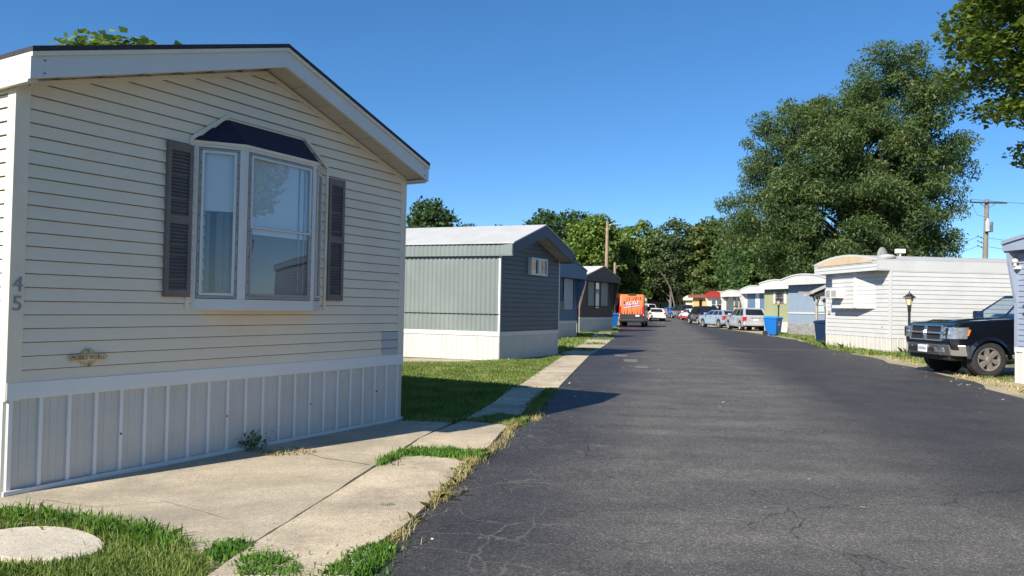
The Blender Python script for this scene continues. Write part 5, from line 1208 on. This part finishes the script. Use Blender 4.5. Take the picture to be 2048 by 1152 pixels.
m = MB(); m.lathe([(.001, fxz(1.0)+.075), (.05, fxz(1.0)+.07), (.08, fxz(1.0)+.03)], c=(0, 0, .98), n=8, axis='x'); m.build('emblem', 'chrome', GR)
for s in (-1, 1):
    def sy(a): return s*a
    m = MB()
    P0 = [(2.695, .66, .85), (2.655, .90, .855), (2.30, 1.0, .88), (2.28, .80, .88)]; P1 = [(2.66, .66, 1.12), (2.60, .90, 1.115), (2.24, 1.0, 1.085), (2.25, .80, 1.09)]
    q0 = [(2.705, .66), (2.69, .86), (2.61, .968), (2.30, 1.006), (2.28, .80)]
    m.prism(q0, lambda p, a, s=s: (p[0]-(a-.85)*.17, s*p[1], a+.02*(2.7-p[0])), .85, 1.115); hl = m.build('headlight', 'lamp_clear', TK, bevel=0.015)
    m = MB(); m.hexa([(x, s*y, z) for x, y, z in [(2.44, .978, .92), (2.27, 1.012, .93), (2.27, .9, .93), (2.40, .9, .93), (2.38, .985, 1.085), (2.22, 1.012, 1.07), (2.22, .9, 1.07), (2.34, .9, 1.07)]]); m.build('indicator', 'amber', hl, bevel=0.008)
    m = MB(); m.lathe([(.001, 2.69), (.06, 2.685), (.075, 2.655)], c=(0.012, s*.75, .985), n=14, axis='x'); m.build('reflector', 'chrome', hl)
    m = MB(); m.box(2.52, 2.706, *sorted((s*.845, s*.865)), .86, 1.10); m.build('lamp_divider', 'dark_gap', hl)
    m = MB(); m.lathe([(.001, 2.50), (.045, 2.50)], c=(0.16, s*.90, .99), n=12, axis='x'); m.build('reflector', 'white_mark', hl)
    # flares
    for xc in (1.78, -1.78):
        f_ = MB(); r0, r1 = .455, .53; n = 14
        for i in range(n):
            a, b = PI*0.02+PI*.96*i/n, PI*.02+PI*.96*(i+1)/n
            def Q(r, t, y): return (xc+r*math.cos(t), s*y, .385+r*math.sin(t))
            f_.poly([Q(r0, a, 1.035), Q(r0, b, 1.035), Q(r1, b, .985), Q(r1, a, .985)]); f_.poly([Q(r0, a, .93), Q(r0, b, .93), Q(r0, b, 1.035), Q(r0, a, 1.035)])
        f_.build('wheel_flare', 'black_paint', TK, smooth=True)
m = MB()   # bumper, bent back at its ends
ys = [-1.02, -.86, -.62, .62, .86, 1.02]; xs_ = [2.36, 2.64, 2.745, 2.745, 2.64, 2.36]
for i in range(5):
    A = [(xs_[i]-.12, ys[i], .47), (xs_[i]-.05, ys[i], .47), (xs_[i+1]-.05, ys[i+1], .47), (xs_[i+1]-.12, ys[i+1], .47)]
    B_ = [(xs_[i]-.12, ys[i], .715), (xs_[i]+.0, ys[i], .715), (xs_[i+1]+.0, ys[i+1], .715), (xs_[i+1]-.12, ys[i+1], .715)]
    m.hexa(A+B_)
BP = m.build('bumper', 'chrome_dull', TK, bevel=0.015)
m = MB(); m.box(2.60, 2.742, -.60, -.22, .55, .64); m.box(2.60, 2.742, .22, .42, .55, .64); m.build('bumper_recess', 'dark_gap', BP)
for s in (-1, 1):
    y0, y1 = sorted((s*.45, s*.74)); m = MB(); m.hexa([(2.60, y0, .53), (2.735 if s > 0 else 2.69, y0, .53), (2.69 if s > 0 else 2.735, y1, .53), (2.6, y1, .53), (2.60, y0, .66), (2.75 if s > 0 else 2.70, y0, .66), (2.70 if s > 0 else 2.75, y1, .66), (2.6, y1, .66)]); m.build('fog_light', 'grey_metal', BP, bevel=0.02)
m = MB(); m.box(2.735, 2.765, -.17, .17, .52, .685); PLt = m.build('number_plate', 'plate_white', TK, bevel=0.003)
text('plate_number', '1709964', .10, 'plate_ink', PLt, Matrix.Translation((2.767, 0, .60)) @ Matrix.Rotation(PI/2, 4, 'Z') @ RX, .001)
MB().box(2.2, 2.6, -.8, .8, .36, .47).build('air_dam', 'black_plastic', TK, bevel=0.02)
m = MB(); 
for i in range(8):   # power dome on the bonnet
    t0, t1 = i/8, (i+1)/8
    for a, b, za, zb in ((-.52, -.40, 0, .03), (-.40, .40, .03, .03), (.40, .52, .03, 0)):
        x0, x1 = 2.42-1.3*t0, 2.42-1.3*t1; z0, z1 = 1.235+.11*t0**.8, 1.235+.11*t1**.8
        m.poly([(x0, a, z0+za*min(1, t0*4)), (x0, b, z0+zb*min(1, t0*4)), (x1, b, z1+zb), (x1, a, z1+za)])
m.build('bonnet_dome', 'black_paint', TK, smooth=True)
MB().box(-.95, .9, -.80, .80, .70, 1.10).build('cabin_floor', 'interior', TK)
m = MB()
for x in (.0, -.75):
    for y in (-.4, .4): m.box(x-.55, x, y-.24, y+.24, .9, 1.15); m.box(x-.62, x-.5, y-.24, y+.24, 1.1, 1.55); m.box(x-.60, x-.54, y-.12, y+.12, 1.57, 1.72)
m.build('seat', 'black_plastic', TK, bevel=0.03)
MB().box(.55, 1.05, -.84, .84, 1.0, 1.31).build('dashboard', 'black_plastic', TK, bevel=0.04)
m = MB(); m.lathe([(.001, -.02), (.13, -.015), (.15, .0), (.001, .02)], c=(.80, .56, 1.40), n=14, axis='x', ); m.build('windshield_disc', 'toy_blue', TK)
m = MB(); m.box(.84, .98, -.45, -.05, 1.31, 1.37); m.build('dash_clutter', 'toy_blue', TK, bevel=0.02)
m = MB(); m.box(.40, .44, -.14, .10, 1.68, 1.76); m.build('rear_mirror', 'black_plastic', TK)
m = MB(); m.tube([(1.12, .1, 1.35), (1.0, .5, 1.36), (.93, .75, 1.385)], .012, 5); m.tube([(1.12, -.6, 1.35), (1.02, -.2, 1.36), (.95, .05, 1.38)], .012, 5); m.build('wiper', 'black_plastic', TK)
seam(TK, 0.98, TRW-.02, .55, 1.30); seam(TK, -.05, TRW-.02, .55, 1.30); handle(TK, .08, TRW-.02, 1.12, 'chrome')
box_side(TK, -1.2, 1.15, TRW-.04, .44, .53, 'black_plastic', 'side_step', .05)
# orange cargo van
VW = 2.0
VAN = vehicle('cargo_van', 'orange high roof van with black scratch graphics seen from behind', 'van', (9.98, 61.1), PI/2-0.235, 'van_orange', VW,
    [(2.75, .42), (2.80, .75), (2.62, 1.0), (1.95, 1.22), (1.3, 1.9), (.95, 2.42), (.6, 2.53), (-2.55, 2.55), (-2.68, 2.40), (-2.78, 1.3), (-2.80, .42)],
    0.40, (-1.75, 1.85), 0.36, None, None, bev=0.12, wd=0.22, taper=0.05)
m = MB(); m.box(-2.86, -2.74, -.90, .90, .62, 1.02); m.build('rear_panel', 'black_plastic', VAN, bevel=0.02)
bumper(VAN, -2.92, -2.70, VW, .42, .62); 
for s in (-1, 1):
    m = MB(); y0, y1 = sorted((s*.80, s*.97)); m.box(-2.805, -2.6, y0, y1, 1.0, 1.62); m.build('taillight', 'tail_red', VAN, bevel=0.03)
    m = MB(); m.box(-2.84, -2.7, y0, y1, .90, .99); m.build('reverse_lamp', 'white_mark', VAN, bevel=0.02)
m = MB(); m.box(-2.87, -2.84, -.62, -.32, .84, .96); m.build('number_plate', 'plate_white', VAN)
m = MB(); g2 = random.Random(8)
def vx(z): return -2.807+max(0, z-1.3)*0.091
for i in range(9):
    y = .72-i*.175; l = g2.uniform(.25, .6); w_ = g2.uniform(.012, .05)
    if g2.random() < .25: continue
    m.poly([(vx(2.36), y-w_, 2.36), (vx(2.36), y+w_, 2.36), (vx(2.3-l*.5), y+w_*.9+.03, 2.3-l*.5), (vx(2.36-l), y+.02, 2.36-l), (vx(2.3-l*.5), y-w_*.6, 2.3-l*.5)])
for i in range(8):
    y = .75-i*.2; l = g2.uniform(.25, .6); w_ = g2.uniform(.02, .045)
    m.poly([(-2.812, y-w_, 1.04), (-2.812, y+w_, 1.04), (vx(1.04+l*.5)-.005, y+w_*.8-.04, 1.04+l*.5), (vx(1.04+l)-.005, y-.03, 1.04+l), (vx(1.04+l*.5)-.005, y-w_, 1.04+l*.5)])
m.build('scratch_graphic', 'black_plastic', VAN)
Tb = Matrix.Translation((-2.79, 0, 1.86)) @ Matrix.Rotation(-PI/2, 4, 'Z') @ RX @ Matrix.Rotation(.16, 4, 'Z')
text('lettering', 'XGRO', .36, 'white_mark', VAN, Matrix.Translation((.03, 0, 0)) @ Tb @ Matrix.Scale(.95, 4, (1, 0, 0)), .03, shear=.35)
m = MB(); m.poly([(-2.80, .66, 1.56), (-2.80, -.62, 1.76), (-2.795, -.62, 1.84), (-2.795, .66, 1.64)]); m.build('underline', 'purple', VAN, xf=lambda p: Vector((vx(p.z)-.012, p.y, p.z)))
m = MB(); m.poly([(0, .60, 1.49), (0, -.60, 1.69), (0, -.60, 1.73), (0, .60, 1.53)]); m.build('underline', 'white_mark', VAN, xf=lambda p: Vector((vx(p.z)-.012, p.y, p.z)))
m = MB(); m.tube([(-2.83, .60, 1.85), (-2.83, .64, 1.95), (-2.83, .58, 2.05)], .05, 6); m.build('figure_mark', 'purple', VAN)
m = MB(); m.box(-2.70, -2.60, -.30, .30, 2.47, 2.60); m.build('roof_marker', 'black_plastic', VAN, bevel=0.02)
m = MB(); m.box(-2.812, -2.79, -.006, .006, 1.02, 2.45); m.build('door_seam', 'dark_gap', VAN)
m = MB(); m.poly([(-2.4, -1.006, .9), (1.2, -1.006, .9), (1.2, -.99, 1.6), (.7, -.965, 2.3), (-2.4, -.965, 2.3)]); m.build('white_side', 'car_white', VAN)
for s in (-1, 1): MB().box(1.35, 1.5, *sorted((s*.95, s*1.25)), 1.3, 1.65).build('mirror', 'black_plastic', VAN, bevel=0.04)

def suv(P, head, col, label, L=4.4, W=1.8, H=1.66, z=0, kind='suv', tail='tail_red', cat='suv', rails=False):
    f, b = L/2, -L/2
    if kind == 'suv':
        top = [(f-.06, .45), (f, .62), (f-.05, .85), (f-.35, .98), (f-1.15, 1.06), (b+.25, 1.08), (b+.06, 1.05), (b, .72), (b+.05, .42)]
        cab = [(f-1.2, 1.05), (f-2.0, H-.06), (b+.55, H-.05), (b+.10, 1.06)]
    elif kind == 'minivan':
        top = [(f-.06, .4), (f, .60), (f-.1, .85), (f-.8, 1.06), (f-1.0, 1.08), (b+.2, 1.12), (b+.04, 1.08), (b, .70), (b+.04, .40)]
        cab = [(f-.95, 1.06), (f-2.0, H-.06), (b+.42, H-.05), (b+.08, 1.10)]
    else:
        top = [(f-.06, .35), (f, .55), (f-.08, .72), (f-.9, .90), (f-1.3, .95), (b+.9, .98), (b+.10, .96), (b+.02, .80), (b, .55), (b+.05, .35)]
        cab = [(f-1.25, .94), (f-2.0, H-.06), (b+1.45, H-.06), (b+.65, .96)]
    r = .34 if kind != 'sedan' else .32
    V = vehicle({'suv': 'parked_suv', 'minivan': 'parked_minivan', 'sedan': 'parked_car'}[kind], label, cat, P, head, col, W, top, .28, (b+.85, f-.85), r, cab, (W/2-.04, W/2-.20), group='cars parked along the street', z=z, bev=0.09, taper=0.02, doors=[0, .40, .72, 1.0] if kind != 'sedan' else [0, .5, 1.0])
    lamps(V, f, b, W, .72, .86, plate_rear=(0, .78) if kind != 'minivan' else (-.15, .82), th=.30 if kind != 'sedan' else .2, tw=.24, tailm=tail)
    bumper(V, b-.05, b+.15, W, .38, .58, col if kind == 'minivan' else 'black_plastic' if kind == 'x' else col); bumper(V, f-.2, f+.04, W, .33, .52, 'black_plastic')
    for x in (f-1.35, .0, b+1.25 if kind != 'sedan' else -.95): seam(V, x, W-.01, .38, .98)
    for x in (-.15, -1.0): handle(V, x, W-.01, .93, col)
    MB().box(b-.012, b+.02, -.35, .35, .93, .955).build('trunk_handle', 'chrome_dull', V)
    if rails:
        for s in (-1, 1): MB().tube([(f-2.1, s*(W/2-.27), H+.02), (b+.7, s*(W/2-.27), H+.03)], .02, 6).build('roof_rail', 'black_plastic', V)
    return V
suv((17.25, 55.3), PI/2+0.02, 'car_silver', 'silver suv parked beside the blue wheeled bin', H=1.66, rails=False)
suv((17.1, 61.6), PI/2+0.22, 'car_iceblue', 'pale blue compact between the silver suv and navy minivan', L=4.4, W=1.75, H=1.48, cat='car')
suv((19.2, 75.4), PI/2+0.02, 'car_navy', 'dark navy minivan with white rear plate', L=4.9, W=1.98, H=1.85, kind='minivan', cat='minivan')
v = suv((21.0, 87.2), PI/2+0.12, 'car_white', 'white and red sedan left of the navy minivan', L=4.5, W=1.75, H=1.42, kind='sedan', z=gz(87), cat='sedan')
for c_ in list(v.children):
    if c_.name.startswith('bumper'): c_.data.materials[0] = M['car_red']
box_side(v, -2.15, 2.1, 1.74, .30, .55, 'car_red', 'lower_panel', .012)
suv((21.7, 95.5), PI/2+0.1, 'car_dark', 'dark suv beyond the white and red sedan', L=4.6, W=1.85, H=1.8, z=.3)
suv((22.6, 107), PI/2+0.3, 'car_blue', 'bright blue car at the far end of the street', L=4.4, W=1.8, H=1.5, kind='sedan', z=.3, cat='car')
suv((16.1, 84.0), PI/2-0.08, 'car_cream', 'cream sedan standing on the road far ahead', L=4.6, W=1.82, H=1.46, kind='sedan', z=gz(83), cat='sedan')
suv((19.9, 57.4), PI/2+0.0, 'car_iceblue', 'pale car mostly hidden behind the silver suv', L=4.4, W=1.75, H=1.55, cat='car')
suv((19.8, 69.0), PI/2+0.05, 'car_dark', 'dark sedan roof visible behind the pale blue compact', L=4.5, W=1.75, H=1.45, kind='sedan', cat='sedan')
suv((15.3, 22.6), PI+0.12, 'car_royal', 'royal blue car roof behind the black pickup hood', L=4.4, W=1.78, H=1.53, kind='suv', cat='car')
PK = vehicle('pickup_truck', 'white pickup behind the cream sedan', 'pickup truck', (18.6, 103), PI*0.72, 'car_white', 1.95, [(2.6, .6), (2.65, .9), (2.5, 1.1), (1.2, 1.22), (-.9, 1.25), (-2.8, 1.25), (-2.85, .6)], .5, (-1.7, 1.75), .40, [(1.1, 1.22), (.4, 1.82), (-.8, 1.84), (-.95, 1.25)], (.9, .7), z=.3, bev=.08, wd=.24)
lamps(PK, 2.6, -2.85, 1.95, .9, .95)
# ================================================================== TREES
def place(T, x, y, rz=0.0, s=1.0, sz=1.0, z=None):
    T.location = (x, y, gz(y) if z is None else z); T.rotation_euler = (0, 0, rz); T.scale = (s, s, s*sz); return T
big = make_tree('locust_tree', 'huge feathery locust tree towering over the right trailers', 25, 10, 3.5, 780, 215000, 0.38, 'leaf_locust', 11, crad=1.35, asp=0.33, droop=0.9, trunk_r=0.6, flat=0.7, hollow=0.25, up=0.15, limbs=60,
    lobes=[(-4.9, 0, 17.0, 6.2, 5.5, 5.8), (-2.0, 0, 20.0, 5.6, 5.5, 4.8), (4.2, 0, 22.9, 6.3, 6, 6.3), (7.2, 0, 16.8, 4.2, 5, 5.6), (-2, 0, 10.2, 9.8, 6, 6.6), (-8.0, 0, 10.4, 5.4, 5, 6.4), (5.4, 0, 10.2, 5.2, 4.5, 5.2), (1.5, 0, 15, 8, 6.5, 7)])
place(big, 34.6, 76)
mp = make_tree('maple_tree', 'yellow green maple crown hanging in from the top right corner', 22, 10, 5.2, 560, 95000, 0.23, 'leaf_maple', 12, crad=1.15, asp=0.95, shape=MAPLE, trunk_r=0.4, flat=0.45, hollow=0.55, limbs=50, up=0.9,
    lobes=[(0, 0, 14.2, 9.3, 8, 8.2)])
place(mp, 28.7, 31.5)
ref = make_tree('maple_tree', 'roadside maple outside the frame mirrored in the bay window', 12, 4.8, 4.2, 110, 12000, 0.26, 'leaf_mid', 13, crad=0.9, asp=0.9, limbs=20)
place(ref, 27.0, 9.6, z=0)
bk = make_tree('maple_tree', 'tree top showing above the beige home roof', 15.6, 4.6, 6, 110, 14000, 0.30, 'leaf_yellow', 14, crad=1.0, asp=0.9, limbs=24)
place(bk, -19.0, 40, sz=0.952); bk.scale = (1.75, 1.5, 0.952)
# background trees: prototypes, each later copied with its parts
def proto(mat, seed, H=16, R=4.5, base=2.0, n=150, nl=17000, size=0.55, crad=1.5, **k):
    return make_tree('background_tree', 'x', H, R, base, n, nl, size, mat, seed, crad=crad, asp=0.75, trunk_r=0.28, group='trees behind the homes', limbs=22, **k)
PR = {}
PR['dark'] = proto('leaf_dark', 31, crad=1.6); PR['mid'] = proto('leaf_mid', 32); PR['bright'] = proto('leaf_bright', 33, H=16, R=4.4)
PR['yellow'] = proto('leaf_yellow', 34, nl=13000, crad=1.25, n=130); PR['grey'] = proto('leaf_grey', 35, nl=13000, size=0.42, crad=1.3, n=130, bark='bark_grey', hollow=0.1)
PR['brown'] = proto('leaf_brown', 36, nl=17000, size=0.5, crad=1.2, n=170, droop=-0.6); PR['dark2'] = proto('leaf_dark', 37, H=14, R=5.2, base=0.6, n=170, nl=19000, crad=1.7); PR['mid2'] = proto('leaf_mid', 38, H=12, R=5.4, base=0.3, n=150, nl=18000, crad=1.6)
PH = dict(dark=16, mid=16, bright=16, yellow=16, grey=16, brown=16, dark2=14, mid2=12)
used = set()
def bt(kind, px, ytop, depth, s=None, wide=1.0, label='tree', rz=None):
    x = (px-1024)/1500*depth; hor = 614+(px-1024)*0.018; zt = 1.4+(hor-ytop)/1500*depth - gz(depth)
    T = PR[kind]
    if kind in used: T = copy_tree(T)
    used.add(kind); k = zt/(PH[kind]*1.03)
    T['label'] = label; T['category'] = 'tree'
    T.location = (x, depth, gz(depth)); T.rotation_euler = (0, 0, random.uniform(0, 6.28) if rz is None else rz); T.scale = (k*wide, k*wide, k)
for a in [('dark', 856, 403, 78, .85, 'dark tree between the beige and grey homes'), ('mid', 1005, 444, 118, .8, 'small treetop just above the white roof ridge'), ('dark', 930, 452, 120, .8, 'low treetop barely above the white roof'),
          ('dark', 1092, 424, 128, 1.0, 'dark tree left of the bright green one'), ('dark2', 1140, 418, 140, .8, 'dark round tree behind the bright green one'), ('bright', 1178, 420, 118, 1.0, 'bright green tree behind the slate gable'),
          ('grey', 1232, 444, 130, .9, 'loose grey green tree behind the street light'), ('yellow', 1276, 436, 124, .85, 'yellow tinted tree right of the street light'), ('grey', 1342, 434, 122, 1.05, 'sparse greyish tree with pale leaning trunk'),
          ('brown', 1432, 430, 118, 1.0, 'tree with brown tipped shoots left of the locust'), ('brown', 1405, 446, 126, .8, 'second brown tipped tree behind the red cornice home'), ('mid', 1496, 452, 100, 1.0, 'green maple at the left foot of the locust'),
          ('mid2', 1545, 480, 94, 1.05, 'rounded green tree behind the blue panelled home'), ('dark', 1600, 440, 104, 1.2, 'dark tree filling in behind the locust'), ('mid2', 1640, 500, 90, 1.0, 'low green tree behind the pale blue home'),
          ('dark2', 1710, 490, 98, 1.0, 'dark tree behind the white trailer roof'), ('dark2', 1790, 500, 96, .9, 'dark low tree right of the locust trunk'), ('dark2', 1215, 505, 138, 1.1, 'dark low tree left of the street end'),
          ('mid', 1262, 500, 128, .9, 'dense green tree above the orange van'), ('dark2', 1305, 510, 142, 1.1, 'dark tree above the far grey green home'), ('mid2', 1318, 548, 130, .9, 'small bright shrubby tree beside the far home'),
          ('dark', 1366, 500, 140, 1.1, 'dark tree above the cream cottage'), ('mid2', 1400, 530, 134, 1.2, 'green tree above the cream cottage roof'), ('dark2', 1450, 500, 128, 1.2, 'dark tree above the brown screened home'), ('dark2', 1250, 545, 148, 1.3, 'dark undergrowth tree at the street end'),
          ('dark2', 1345, 545, 150, 1.2, 'farthest dark tree above the parked cars'), ('mid', 1520, 520, 110, 1.0, 'green tree just left of the green home'), ('dark', 1120, 470, 140, 1.2, 'dark tree just above the slate gable roof'), ('dark2', 1060, 480, 150, 1.3, 'dark treeline behind the white roof')]:
    bt(a[0], a[1], a[2], a[3], None, a[4], a[5])
LT = thing('dead_trunk', 'pale bare leaning trunk in front of the dark trees', 'tree trunk', (23.5, 114, .3), 0)
MB().tube([(1.6, 0, 0), (1.1, 0, 2.4), (.6, 0, 4.4), (-.3, 0, 6.0), (-1.2, 0, 7.2)], [.13, .11, .09, .06, .03], 7).build('trunk', 'bark_grey', LT)
